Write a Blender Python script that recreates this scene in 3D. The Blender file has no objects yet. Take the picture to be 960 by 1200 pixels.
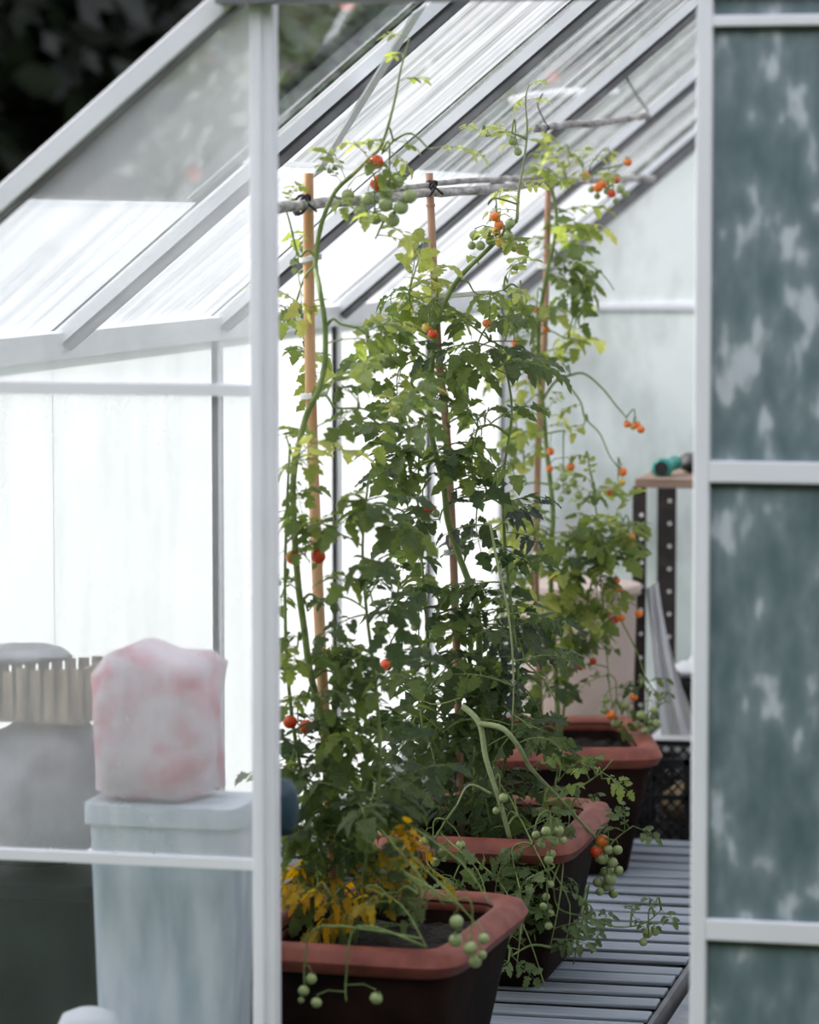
import bpy, math, random
from mathutils import Vector, Matrix
random.seed(7)
scene = bpy.context.scene
COL = scene.collection
# ------------------------------------------------------------------ camera
FPX, EYE = 4000.0, 1.5
TH = math.atan(340 / FPX)
PH = math.atan(920 / (FPX / math.cos(TH)))
cam_data = bpy.data.cameras.new('camera')
cam = bpy.data.objects.new('camera', cam_data); COL.objects.link(cam)
cam.location = (0, 0, EYE)
cam.rotation_euler = (math.pi / 2 - TH, 0, PH)
cam_data.sensor_fit = 'HORIZONTAL'; cam_data.sensor_width = 24.0
cam_data.lens = 24.0 * FPX / 960.0
cam_data.clip_start = 0.05; cam_data.clip_end = 300
cam_data.dof.use_dof = True
cam_data.dof.focus_distance = 6.6
cam_data.dof.aperture_fstop = 3.0
cam_data.dof.aperture_blades = 0
scene.camera = cam
# ------------------------------------------------------------------ world, sun, exposure
w = bpy.data.worlds.new('sky'); scene.world = w; w.use_nodes = True
bg = w.node_tree.nodes['Background']
bg.inputs[0].default_value = (0.88, 0.90, 1.0, 1); bg.inputs[1].default_value = 1.15
sd = bpy.data.lights.new('sun', 'SUN'); sun = bpy.data.objects.new('sun', sd); COL.objects.link(sun)
sd.energy = 3.4; sd.angle = math.radians(5); sd.color = (1.0, 0.95, 0.88)
to_sun = Vector((-0.80, 0.30, 0.62)).normalized()
sun.rotation_euler = to_sun.to_track_quat('Z', 'Y').to_euler()
sun.location = (-8, 12, 12)
vs = scene.view_settings
vs.view_transform = 'Standard'; vs.look = 'None'; vs.gamma = 1.0; vs.exposure = 0.7; vs.use_curve_mapping = False
scene.cycles.max_bounces = 10; scene.cycles.diffuse_bounces = 4; scene.cycles.transmission_bounces = 6
scene.cycles.transparent_max_bounces = 40
scene.cycles.caustics_reflective = False; scene.cycles.caustics_refractive = False
# ------------------------------------------------------------------ pixel helpers
FW = Vector((-math.sin(PH) * math.cos(TH), math.cos(PH) * math.cos(TH), -math.sin(TH)))
RT = Vector((math.cos(PH), math.sin(PH), 0)); UP = RT.cross(FW)
CAM = Vector((0, 0, EYE))
def at(px, py, X=None, Y=None, Z=None):
    """point where the sight line of a pixel meets a plane of constant X, Y or Z"""
    d = FW * FPX + RT * (px - 480) + UP * (600 - py)
    i, v = (0, X) if X is not None else ((1, Y) if Y is not None else (2, Z))
    return CAM + d * ((v - CAM[i]) / d[i])
# ------------------------------------------------------------------ mesh helpers
class MB:
    def __init__(s): s.v = []; s.f = []; s.m = []; s.mi = 0
    def box(s, a, b):
        x0, x1 = sorted((a[0], b[0])); y0, y1 = sorted((a[1], b[1])); z0, z1 = sorted((a[2], b[2])); n = len(s.v)
        s.v += [(x0,y0,z0),(x1,y0,z0),(x1,y1,z0),(x0,y1,z0),(x0,y0,z1),(x1,y0,z1),(x1,y1,z1),(x0,y1,z1)]
        for q in ((0,3,2,1),(4,5,6,7),(0,1,5,4),(1,2,6,5),(2,3,7,6),(3,0,4,7)): s.add([n + i for i in q])
        return s
    def add(s, f): s.f.append(tuple(f)); s.m.append(s.mi)
    def beam(s, p, q, wd, ht, up=(0, 0, 1)):
        """bar from p to q; wd across, ht along the up vector"""
        p, q = Vector(p), Vector(q); d = (q - p).normalized(); up = Vector(up)
        sx = d.cross(up).normalized(); uu = sx.cross(d).normalized(); n = len(s.v)
        for c in (p, q):
            for i, j in ((-1,-1),(1,-1),(1,1),(-1,1)): s.v.append(tuple(c + sx * (i * wd / 2) + uu * (j * ht / 2)))
        for k in ((0,1,2,3),(7,6,5,4),(0,4,5,1),(1,5,6,2),(2,6,7,3),(3,7,4,0)): s.add([n + i for i in k])
        return s
    def tube(s, pts, r, n=6, cap=True):
        pts = [Vector(p) for p in pts]; m = len(pts)
        rr = r if isinstance(r, (list, tuple)) else [r] * m
        base = len(s.v); ref = Vector((0.31, 0.87, 0.2)).normalized()
        for k, p in enumerate(pts):
            d = (pts[min(k + 1, m - 1)] - pts[max(k - 1, 0)])
            d = d.normalized() if d.length > 1e-9 else Vector((0, 0, 1))
            a = d.cross(ref)
            if a.length < 1e-3: a = d.cross(Vector((1, 0, 0)))
            a.normalize(); b = d.cross(a)
            for i in range(n):
                t = 2 * math.pi * i / n
                s.v.append(tuple(p + a * (rr[k] * math.cos(t)) + b * (rr[k] * math.sin(t))))
        for k in range(m - 1):
            for i in range(n):
                j = (i + 1) % n
                s.add((base + k*n + i, base + k*n + j, base + (k+1)*n + j, base + (k+1)*n + i))
        if cap:
            s.add([base + i for i in range(n)][::-1]); s.add([base + (m-1)*n + i for i in range(n)])
        return s
    def lathe(s, prof, n=20, c=(0, 0, 0), sq=None, close=False):
        """profile of (r, z) about a vertical axis; sq=(ax, ay, power) makes rounded rectangles"""
        base = len(s.v); m = len(prof)
        for r, z in prof:
            for i in range(n):
                t = 2 * math.pi * (i + .5) / n
                x, y = math.cos(t), math.sin(t)
                if sq:
                    e = 2.0 / sq[2]; x = math.copysign(abs(x) ** e, x) ; y = math.copysign(abs(y) ** e, y)
                    s.v.append((c[0] + x * (sq[0] + r), c[1] + y * (sq[1] + r), c[2] + z))
                else: s.v.append((c[0] + x * r, c[1] + y * r, c[2] + z))
        for k in range(m - 1):
            for i in range(n):
                j = (i + 1) % n
                s.add((base + k*n + i, base + k*n + j, base + (k+1)*n + j, base + (k+1)*n + i))
        s.add([base + i for i in range(n)][::-1]); s.add([base + (m-1)*n + i for i in range(n)])
        return s
    def build(s, name, mat, parent=None, off=(0, 0, 0), smooth=False, bevel=0):
        me = bpy.data.meshes.new(name); o_ = Vector(off)
        me.from_pydata([tuple(Vector(v) - o_) for v in s.v], [], s.f)
        for mm in (mat if isinstance(mat, (list, tuple)) else [mat]): me.materials.append(mm)
        me.polygons.foreach_set('material_index', s.m)
        if smooth: me.polygons.foreach_set('use_smooth', [True] * len(me.polygons))
        me.update()
        return link(name, me, parent, bevel=bevel)
def link(name, me, parent=None, loc=None, bevel=0):
    o = bpy.data.objects.new(name, me); COL.objects.link(o)
    if parent: o.parent = parent
    if loc is not None: o.location = loc
    if bevel:
        b = o.modifiers.new('bevel', 'BEVEL'); b.width = bevel; b.segments = 2; b.limit_method = 'ANGLE'
    return o
def tag(o, label=None, cat=None, group=None, kind=None):
    if label: o['label'] = label
    if cat: o['category'] = cat
    if group: o['group'] = group
    if kind: o['kind'] = kind
    return o
def thing(name, label, cat, loc=(0, 0, 0), group=None):
    o = bpy.data.objects.new(name, None); COL.objects.link(o); o.location = loc; o.empty_display_size = .1
    return tag(o, label, cat, group)
def struct(name, label, cat):
    o = thing(name, label, cat); o['kind'] = 'structure'; return o
def smooth_path(pts, sub=5):
    pts = [Vector(p) for p in pts]
    if len(pts) < 3: return [pts[0].lerp(pts[-1], i / (sub * 2)) for i in range(sub * 2 + 1)]
    out = []
    for i in range(len(pts) - 1):
        p0, p1, p2, p3 = pts[max(i-1, 0)], pts[i], pts[i+1], pts[min(i+2, len(pts)-1)]
        for k in range(sub):
            t = k / sub
            out.append(0.5 * ((2*p1) + (p2-p0)*t + (2*p0-5*p1+4*p2-p3)*t*t + (3*p1-p0-3*p2+p3)*t**3))
    return out + [pts[-1]]
# ------------------------------------------------------------------ materials
def nt(name):
    m = bpy.data.materials.new(name); m.use_nodes = True; t = m.node_tree; t.nodes.clear()
    out = t.nodes.new('ShaderNodeOutputMaterial'); return m, t, out
def N(t, kind, **kw):
    n = t.nodes.new('ShaderNode' + kind)
    for k, v in kw.items():
        if k in n.inputs: n.inputs[k].default_value = v
        else: setattr(n, k, v)
    return n
def noise(t, scale=(1, 1, 1), s=1.0, detail=4, coord='Object', rough=.55):
    tc = N(t, 'TexCoord'); mp = N(t, 'Mapping'); mp.inputs['Scale'].default_value = scale
    nz = N(t, 'TexNoise'); nz.inputs['Scale'].default_value = s; nz.inputs['Detail'].default_value = detail
    nz.inputs['Roughness'].default_value = rough
    t.links.new(tc.outputs[coord], mp.inputs[0]); t.links.new(mp.outputs[0], nz.inputs[0])
    return nz.outputs['Fac']
def ramp(t, fac, stops):
    r = N(t, 'ValToRGB'); e = r.color_ramp.elements
    while len(e) > 1: e.remove(e[-1])
    e[0].position = stops[0][0]; e[0].color = (*stops[0][1], 1)
    for p, c in stops[1:]:
        x = e.new(p); x.color = (*c, 1)
    t.links.new(fac, r.inputs[0]); return r.outputs[0]
def math_(t, op, a, b=None, clamp=False):
    n = N(t, 'Math', operation=op); n.use_clamp = clamp
    for i, x in enumerate((a, b)):
        if x is None: continue
        if isinstance(x, (int, float)): n.inputs[i].default_value = x
        else: t.links.new(x, n.inputs[i])
    return n.outputs[0]
def plain(name, c1, c2=None, rough=.6, scale=(8, 8, 8), metal=0.0, bump=0.0, coord='Object', lo=.35, hi=.65, spec=.4):
    m, t, out = nt(name); p = N(t, 'BsdfPrincipled'); p.inputs['Roughness'].default_value = rough
    p.inputs['Metallic'].default_value = metal; p.inputs['Specular IOR Level'].default_value = spec
    f = noise(t, scale, 1.0, 5, coord)
    c = ramp(t, f, [(lo, c1), (hi, c2 or c1)]); t.links.new(c, p.inputs['Base Color'])
    if bump:
        b = N(t, 'Bump'); b.inputs['Strength'].default_value = bump; b.inputs['Distance'].default_value = .01
        t.links.new(f, b.inputs['Height']); t.links.new(b.outputs[0], p.inputs['Normal'])
    t.links.new(p.outputs[0], out.inputs[0]); return m
def leafmat(name, cols, trans=.45, tint=1.25):
    m, t, out = nt(name); oi = N(t, 'ObjectInfo')
    f = noise(t, (9, 9, 9), 1.0, 4)
    f2 = math_(t, 'ADD', math_(t, 'MULTIPLY', oi.outputs['Random'], .6), math_(t, 'MULTIPLY', f, .55))
    f2 = math_(t, 'SUBTRACT', f2, .08, True)
    c = ramp(t, f2, [(i / (len(cols) - 1), k) for i, k in enumerate(cols)])
    p = N(t, 'BsdfPrincipled'); p.inputs['Roughness'].default_value = .48; p.inputs['Specular IOR Level'].default_value = .5
    t.links.new(c, p.inputs['Base Color'])
    bn = noise(t, (26, 26, 26), 1.0, 4); bu = N(t, 'Bump'); bu.inputs['Strength'].default_value = .9; bu.inputs['Distance'].default_value = .02
    t.links.new(bn, bu.inputs['Height']); t.links.new(bu.outputs[0], p.inputs['Normal'])
    tr = N(t, 'BsdfTranslucent'); hs = N(t, 'HueSaturation'); hs.inputs['Hue'].default_value = .485; hs.inputs['Saturation'].default_value = 1.1; hs.inputs['Value'].default_value = tint * 1.6
    t.links.new(c, hs.inputs['Color']); t.links.new(hs.outputs[0], tr.inputs[0])
    mx = N(t, 'MixShader'); mx.inputs[0].default_value = trans
    t.links.new(p.outputs[0], mx.inputs[1]); t.links.new(tr.outputs[0], mx.inputs[2]); t.links.new(mx.outputs[0], out.inputs[0])
    return m
def washed(name, scale, col=(.96, .96, .97), lo=.3, hi=.75, transl=.6, soft=.35):
    """glass with limewash and dirt; how much of it sits on a pane is the red of the object colour"""
    m, t, out = nt(name); oi = N(t, 'ObjectInfo'); sep = N(t, 'SeparateColor'); t.links.new(oi.outputs['Color'], sep.inputs[0])
    f = noise(t, scale, 1.0, 6, 'Object', .62)
    f2 = noise(t, tuple(a * .25 for a in scale), 1.7, 3)
    ff = math_(t, 'ADD', math_(t, 'MULTIPLY', math_(t, 'SUBTRACT', f, .5), soft * 1.6), math_(t, 'MULTIPLY', math_(t, 'SUBTRACT', f2, .5), soft * 1.6))
    cov = math_(t, 'ADD', sep.outputs[0], math_(t, 'MULTIPLY', ff, math_(t, 'MINIMUM', math_(t, 'MULTIPLY', sep.outputs[0], 4.0), 1.0)), True)
    cov = math_(t, 'MINIMUM', cov, .97)
    df = N(t, 'BsdfDiffuse'); df.inputs[0].default_value = (*col, 1)
    tr = N(t, 'BsdfTranslucent'); tr.inputs[0].default_value = (*col, 1)
    a = N(t, 'MixShader'); a.inputs[0].default_value = transl
    t.links.new(df.outputs[0], a.inputs[1]); t.links.new(tr.outputs[0], a.inputs[2])
    tp = N(t, 'BsdfTransparent'); tp.inputs[0].default_value = (.95, .965, .97, 1)
    gl = N(t, 'BsdfGlossy'); gl.inputs['Roughness'].default_value = .08
    fr = N(t, 'Fresnel'); fr.inputs[0].default_value = 1.3
    b = N(t, 'MixShader'); t.links.new(math_(t, 'MULTIPLY', fr.outputs[0], .30), b.inputs[0]); t.links.new(tp.outputs[0], b.inputs[1]); t.links.new(gl.outputs[0], b.inputs[2])
    mx = N(t, 'MixShader'); t.links.new(cov, mx.inputs[0]); t.links.new(b.outputs[0], mx.inputs[1]); t.links.new(a.outputs[0], mx.inputs[2])
    t.links.new(mx.outputs[0], out.inputs[0]); return m
def clearglass():
    m, t, out = nt('clear glass face'); tp = N(t, 'BsdfTransparent'); tp.inputs[0].default_value = (.97, .98, .985, 1)
    gl = N(t, 'BsdfGlossy'); gl.inputs['Roughness'].default_value = .05
    mx = N(t, 'MixShader'); mx.inputs[0].default_value = .03
    t.links.new(tp.outputs[0], mx.inputs[1]); t.links.new(gl.outputs[0], mx.inputs[2]); t.links.new(mx.outputs[0], out.inputs[0]); return m
def doorglass():
    m, t, out = nt('stained reflection-toned door glass')
    f = noise(t, (30, 30, 15), 1.0, 2, 'Object', .4); g = noise(t, (22, 22, 2.6), 1.0, 6)
    h = math_(t, 'ADD', math_(t, 'MULTIPLY', f, .7), math_(t, 'MULTIPLY', g, .3))
    c = ramp(t, h, [(.30, (.12, .18, .195)), (.48, (.19, .255, .275)), (.575, (.27, .335, .36)), (.645, (.62, .67, .72)), (.8, (.74, .78, .82))])  # blue-grey base paints in a dark reflection; pale blotches are water stains
    df = N(t, 'BsdfPrincipled'); df.inputs['Roughness'].default_value = .35; t.links.new(c, df.inputs['Base Color'])
    tp = N(t, 'BsdfTransparent'); tp.inputs[0].default_value = (.5, .68, .72, 1)
    mx = N(t, 'MixShader'); mx.inputs[0].default_value = .86
    t.links.new(tp.outputs[0], mx.inputs[1]); t.links.new(df.outputs[0], mx.inputs[2]); t.links.new(mx.outputs[0], out.inputs[0]); return m
M = dict(
    white=plain('white paint', (.84, .84, .88), (.90, .90, .94), .5, (5, 5, 5)),
    alu=plain('weathered aluminium', (.82, .83, .85), (.90, .91, .93), .45, (9, 9, 9)),
    grey=plain('grey aluminium', (.10, .10, .105), (.20, .20, .21), .5, (9, 9, 9)),
    gasket=plain('black gasket', (.012, .012, .014), (.03, .03, .03), .6),
    glass=clearglass(), door=doorglass(),
    roofwash=washed('limewashed roof glass', (2.2, 26, 2.2), col=(.74, .75, .77), soft=.75),
    wallwash=washed('limewashed wall glass', (4, 9, 2.2), col=(.93, .93, .95), soft=.30),
    backwash=washed('dirty back glass', (7, 7, 3.0), col=(.84, .89, .89), soft=.75),
    frontwash=washed('dusty front glass', (6, 6, 3), transl=.35, soft=.22),
    terrashade=plain('shade-darkened terracotta plastic', (.008, .006, .005), (.028, .013, .010), .9, (9, 9, 9), bump=.3, spec=.1),  # body colour taken near black to paint in the shade below the rim
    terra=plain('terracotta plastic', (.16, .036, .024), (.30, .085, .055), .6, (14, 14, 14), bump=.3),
    soil=plain('potting soil', (.006, .005, .004), (.025, .017, .012), .95, (60, 60, 60), bump=1.0),
    bamboo=plain('bamboo', (.52, .27, .12), (.72, .44, .24), .55, (30, 30, 4)),
    cane=plain('brown cane', (.34, .18, .11), (.52, .31, .21), .55, (30, 30, 4)),
    twig=plain('grey bark', (.20, .18, .165), (.60, .57, .54), .8, (60, 14, 60), bump=.5),
    black=plain('black plastic', (.008, .008, .009), (.02, .02, .022), .5),
    steel=plain('black painted steel', (.012, .010, .010), (.035, .026, .022), .5, (30, 30, 30)),
    slat=plain('weathered slat', (.20, .235, .285), (.34, .38, .43), .45, (3, 60, 60), bump=.2, spec=.5),
    gravel=plain('dark floor earth', (.010, .010, .011), (.035, .035, .036), .9, (30, 30, 30), bump=.8),
    slab=plain('grey floor slab', (.22, .24, .26), (.34, .36, .38), .7, (12, 12, 12), bump=.2),
    grass=plain('mown grass', (.035, .06, .015), (.08, .12, .035), .9, (20, 20, 20), bump=1),
    tie=plain('white tie', (.80, .80, .78), (.88, .88, .85), .5),
    stem=plain('tomato stem', (.12, .18, .045), (.22, .29, .09), .6, (30, 30, 30)),
    palestem=plain('old tomato stem', (.22, .27, .11), (.34, .38, .19), .6, (30, 30, 30)),
    calyx=plain('calyx green', (.10, .17, .04), (.16, .24, .07), .6),
    red=plain('ripe tomato', (.62, .045, .012), (.78, .10, .02), .22, (20, 20, 20), spec=.5),
    orange=plain('orange tomato', (.80, .16, .03), (.90, .26, .04), .25, (20, 20, 20), spec=.5),
    yellow=plain('turning tomato', (.72, .42, .06), (.60, .48, .14), .25, (20, 20, 20), spec=.5),
    green=plain('green tomato', (.22, .29, .10), (.40, .46, .20), .25, (20, 20, 20), spec=.5),
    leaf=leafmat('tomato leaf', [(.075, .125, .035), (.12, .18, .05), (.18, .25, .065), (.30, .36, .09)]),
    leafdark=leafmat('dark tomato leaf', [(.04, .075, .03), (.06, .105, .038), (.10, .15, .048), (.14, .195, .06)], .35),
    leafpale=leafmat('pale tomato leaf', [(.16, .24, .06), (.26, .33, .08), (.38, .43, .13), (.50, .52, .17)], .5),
    leafyellow=leafmat('yellow tomato leaf', [(.50, .30, .02), (.72, .46, .03), (.40, .34, .05), (.80, .56, .07)], .45),
    leafgrey=leafmat('withered leaf', [(.06, .075, .06), (.09, .11, .085), (.12, .145, .11), (.10, .13, .08)], .15),
    straw=plain('straw', (.30, .19, .09), (.66, .50, .30), .9, (50, 50, 50), bump=.8),
    beige=plain('pale clay', (.55, .43, .37), (.66, .54, .48), .8, (6, 6, 6), bump=.2),
    shelfwood=plain('shelf board', (.23, .15, .11), (.36, .25, .19), .7, (4, 30, 30)),
    teal=plain('teal plastic', (.02, .25, .20), (.04, .34, .28), .35),
    sheet=plain('white sheet', (.74, .75, .78), (.88, .89, .92), .6, (9, 9, 9)),
    darkgreen=plain('dark green plastic', (.003, .012, .009), (.010, .028, .020), .7, (9, 9, 9), spec=.15),
    fleece=plain('grey fleece', (.20, .19, .21), (.48, .47, .50), .9, (9, 9, 9), bump=.5),
    oldwood=plain('old wood', (.14, .10, .06), (.40, .32, .22), .8, (40, 40, 5), bump=.4),
    pink=plain('pink blotched cloth', (.72, .60, .64), (.66, .16, .22), .8, (12, 12, 12), lo=.47, hi=.66),
    bluebox=plain('pale blue plastic', (.46, .54, .62), (.74, .79, .84), .6, (22, 22, 5)),
    blue=plain('blue plastic', (.010, .030, .050), (.02, .05, .075), .4),
    bark=plain('tree bark', (.03, .025, .02), (.07, .055, .04), .9, (6, 6, 1), bump=.5),
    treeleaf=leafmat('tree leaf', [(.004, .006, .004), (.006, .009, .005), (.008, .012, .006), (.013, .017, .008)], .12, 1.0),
    shrubleaf=leafmat('shrub leaf', [(.025, .045, .028), (.05, .075, .045), (.085, .11, .07), (.14, .17, .12)], .3, 1.0),
    flower=plain('coral petals', (.50, .11, .06), (.62, .20, .12), .6),
)
# ================================================================== GREENHOUSE SHELL
XL, XR, Y0, Y1, ZE, XC, ZA = -2.069, 0.010, 5.0, 10.30, 1.294, -1.030, 2.16
NB = 5; BAY = (Y1 - Y0) / NB
SL = Vector((XC - XL, 0, ZA - ZE)).normalized()          # up the left slope
NLV = Vector((-SL.z, 0, SL.x))                            # outward normal of the left slope
def roof_z(x): return ZE + (min(x - XL, XR - x)) * (ZA - ZE) / (XC - XL)
def pane(corners, nrm, parent, mat, cov, th=.004, name='pane'):
    """glass pane of real thickness; the wash lies on the outer face"""
    b = MB(); n_ = Vector(nrm).normalized() * th; k = len(corners)
    b.v = [tuple(Vector(c) + n_) for c in corners] + [tuple(c) for c in corners]
    b.mi = 0; b.add(range(k))
    b.mi = 1; b.add([k + i for i in range(k)][::-1])
    for i in range(k): j = (i + 1) % k; b.add((i, k + i, k + j, j))
    o = b.build(name, [mat, M['glass']], parent); o.color = (cov, cov, cov, 1); return o
# ---- left wall
wl = struct('wall_left', 'long left side wall of limewashed glass in thin metal bars', 'wall')
for k in range(NB):
    a, b_ = Y0 + k * BAY + .001, Y0 + (k + 1) * BAY - .001
    pane([(XL, a, .07), (XL, a, 1.25), (XL, b_, 1.25), (XL, b_, .07)], (-1, 0, 0), wl, M['wallwash'], .93)
MB().box((XL - .03, Y0, 1.245), (XL + .022, Y1, ZE)).build('eave_rail', M['alu'], wl)
MB().box((XL - .03, Y0, -.04), (XL + .03, Y1, .075)).build('sill', M['alu'], wl)
for k in (2, 3, 4, 5):
    y = Y0 + k * BAY
    if k == 5: y -= .02
    po = MB().box((XL + .002, y - .010, .075), (XL + .02, y + .010, 1.245)).build('post', M['alu'], wl)
    MB().box((XL + .002, y - .018, .075), (XL + .012, y - .0102, 1.245)).build('gasket', M['gasket'], po)
# ---- roof left / right
def roof(side):
    s = 1 if side == 'left' else -1
    mx = lambda x: x if s == 1 else 2 * XC - x
    root = struct('roof_' + side, f'{side} roof slope of streaky limewashed glass on sloping metal rafters', 'roof')
    nrm = (-SL.z * s, 0, SL.x)
    zs = 1.60; xs = XL + (zs - ZE) * (XC - XL) / (ZA - ZE)
    up = [.0, .55, .26, .22, .32]; lo = [.86, .86, .80, .72, .70]
    for k in range(NB):
        zs = 1.52 if k == 0 else 1.60; xs = XL + (zs - ZE) * (XC - XL) / (ZA - ZE)
        a, b_ = Y0 + k * BAY + .012, Y0 + (k + 1) * BAY - .012
        e = Vector(nrm) * .006
        q = [(mx(XL), a, ZE), (mx(XL), b_, ZE), (mx(xs + .012), b_, zs + .0125), (mx(xs + .012), a, zs + .0125)]
        u = [(mx(xs), a, zs), (mx(xs), b_, zs), (mx(XC - .02), b_, ZA - .017), (mx(XC - .02), a, ZA - .017)]
        u = [tuple(Vector(c) + e) for c in u]
        if s == 1: q, u = q[::-1], u[::-1]
        pane(q, nrm, root, M['roofwash'], lo[k] if s == 1 else .55, name='roof_pane')
        pane(u, nrm, root, M['roofwash'], up[k] if s == 1 else .35, name='roof_pane')
    for k in range(1, NB + 1):
        y = Y0 + k * BAY - (.02 if k == NB else 0)
        p, q = Vector((mx(XL + .005), y, ZE)), Vector((mx(XC - .01), y, ZA - .008))
        n_ = Vector(nrm); wd = .022 if k < NB else .034
        r = MB().beam(p - n_ * .013, q - n_ * .013, wd, .022, n_).build('rafter', M['alu'], root)
        MB().beam(p - n_ * .0265, q - n_ * .0265, wd * 1.02, .005, n_).build('gasket', M['gasket'], r)
        d = .014 if k < NB else .030
        MB().beam(p - n_ * (.029 + d / 2), q - n_ * (.029 + d / 2), wd * .8, d, n_).build('glazing_strip', M['grey'], r)
    return root
rl = roof('left'); rr_ = roof('right')
rd = MB().box((XC - .025, Y0, ZA - .03), (XC + .025, Y1, ZA + .03)).build('ridge', M['alu'], rl)
# thin diagonal flat brace below the roof glass
b0, b1 = at(371, 205, Y=6.50), at(492, 12, Y=6.72)
def onroof(px, py):
    """sight line of a pixel met with a plane just below the left roof glass"""
    d = FW * FPX + RT * (px - 480) + UP * (600 - py)
    p0 = Vector((XL, 0, ZE)) - NLV * .05
    return CAM + d * ((p0 - CAM).dot(NLV) / d.dot(NLV))
MB().beam(onroof(371, 205), onroof(492, 10), .030, .004, NLV).build('brace', M['alu'], rl)
# ---- front gable
XP0, XP1 = -1.389, -1.352                                # post beside the doorway
wf = struct('wall_front', 'front gable wall with white frame and hazy dusty glass left of doorway', 'wall')
MB().box((XP0, Y0 - .02, -.04), (XP1, Y0 + .015, 1.83)).build('door_post', M['white'], wf, bevel=.004)
MB().box((XP0 + .013, Y0 - .028, -.04), (XP0 + .020, Y0 - .0202, 1.82)).build('post_rib', M['white'], wf)
MB().box((-.705, Y0 - .02 + .045, -.04), (-.675, Y0 + .06, 1.87)).build('door_post', M['white'], wf)
MB().box((XL - .02, Y0 - .02, -.04), (XL + .03, Y0 + .015, ZE)).build('corner_post', M['white'], wf)
MB().box((XR - .03, Y0 - .02, -.04), (XR + .02, Y0 + .015, ZE)).build('corner_post', M['white'], wf)
MB().box((XL + .03, Y0 - .012, 1.236), (XP0, Y0 + .012, 1.254)).build('cross_bar', M['white'], wf)
MB().box((XL + .03, Y0 - .010, .508), (XP0, Y0 + .010, .524)).build('cross_bar', M['white'], wf)
MB().box((XL + .03, Y0 - .02, -.04), (XP0, Y0 + .015, .06)).build('sill', M['white'], wf)
for s in (1, -1):
    mx = (lambda x: x) if s == 1 else (lambda x: 2 * XC - x)
    n_ = Vector((-SL.z * s, 0, SL.x))
    p, q = Vector((mx(XL - .02), Y0 - .005, ZE - .018)), Vector((mx(XC), Y0 - .005, ZA))
    r = MB().beam(p + n_ * .004, q + n_ * .004, .04, .034, n_).build('gable_rafter', M['white'], wf, bevel=.003)
    MB().beam(p - n_ * .0165, q - n_ * .0165, .03, .006, n_).build('gasket', M['grey'], r)
MB().box((-1.43, Y0 - .06, 1.824), (.06, Y0 - .022, 1.872)).build('door_rail', M['grey'], wf)
fg = M['frontwash']
xa = XL + .03
pane([(xa, Y0, 1.254), (XP0, Y0, 1.254), (XP0, Y0, roof_z(XP0) - .03), (xa, Y0, roof_z(xa) - .03)], (0, -1, 0), wf, fg, .40)
pane([(xa, Y0, .524), (XP0, Y0, .524), (XP0, Y0, 1.236), (xa, Y0, 1.236)], (0, -1, 0), wf, fg, .27)
pane([(xa, Y0, .06), (XP0, Y0, .06), (XP0, Y0, .508), (xa, Y0, .508)], (0, -1, 0), wf, fg, .05)
pane([(XP0, Y0, 1.875), (-.675, Y0, 1.875), (XC, Y0, ZA - .03)], (0, -1, 0), wf, fg, .3)
pane([(-.675, Y0 + .03, .0), (XR - .03, Y0 + .03, .0), (XR - .03, Y0 + .03, roof_z(XR - .03) - .04), (-.675, Y0 + .03, roof_z(-.675) - .04)], (0, -1, 0), wf, fg, .45)
kb = at(331, 950, Y=5.02)
MB().lathe([(.001, -.046), (.022, -.042), (.032, -.02), (.034, 0), (.032, .02), (.022, .042), (.001, .046)], 14, (XP1 - .014, Y0 + .048, kb.z)).build('door_knob', M['blue'], wf, smooth=True)
# ---- sliding door pushed open to the right
d1 = struct('door_1', 'sliding greenhouse door of streaked glass coloured like a blue grey reflection in white frame', 'door')
DX0, DX1, DY = -.707, -.045, Y0 - .045
MB().box((DX0, DY - .014, .02), (DX0 + .024, DY + .014, 1.86)).build('stile', M['white'], d1, bevel=.003)
MB().box((DX1 - .024, DY - .014, .02), (DX1, DY + .014, 1.86)).build('stile', M['white'], d1, bevel=.003)
zr = [(.02, .07), (.443, .474), (1.121, 1.152), (1.781, 1.797)]
for a, b_ in zr:
    r = MB().box((DX0 + .024, DY - .014, a), (DX1 - .024, DY + .014, b_)).build('rail', M['white'], d1, bevel=.002)
    MB().box((DX0 + .024, DY - .010, a - .006), (DX1 - .024, DY - .002, a)).build('gasket', M['gasket'], r)
zz = [(.07, .437), (.474, 1.115), (1.152, 1.775), (1.797, 1.86)]
for a, b_ in zz:
    MB().box((DX0 + .024, DY - .002, a), (DX1 - .024, DY + .002, b_)).build('pane', M['door'], d1)
# ---- back gable
wb = struct('wall_back', 'far gable wall of pale dirty glass behind the shelf', 'wall')
MB().box((XL, Y1 - .012, 1.235), (XR, Y1 + .012, 1.252)).build('cross_bar', M['white'], wb)
MB().box((XL, Y1 - .015, -.04), (XR, Y1 + .02, .07)).build('sill', M['alu'], wb)
MB().box((XL - .02, Y1 - .005, -.04), (XL + .06, Y1 + .03, ZE)).build('corner_post', M['alu'], wb)
for x in (XP0 + .32, -.70): MB().box((x, Y1 - .012, .07), (x + .02, Y1 + .012, 1.235)).build('post', M['alu'], wb)
xs_ = [XL + .05, XP0 + .32, -.69, XR - .03]; cv = [.80, .60, .62]
for i in range(3):
    a, b_ = xs_[i], xs_[i + 1]
    pane([(b_, Y1, .07), (a, Y1, .07), (a, Y1, 1.235), (b_, Y1, 1.235)], (0, 1, 0), wb, M['backwash'], cv[i])
    c = [(b_, Y1, 1.252), (a, Y1, 1.252), (a, Y1, roof_z(a) - .03)]
    if a < XC < b_: c.append((XC, Y1, ZA - .03))
    c.append((b_, Y1, roof_z(b_) - .03))
    pane(c, (0, 1, 0), wb, M['backwash'], cv[i] + .05)
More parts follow.
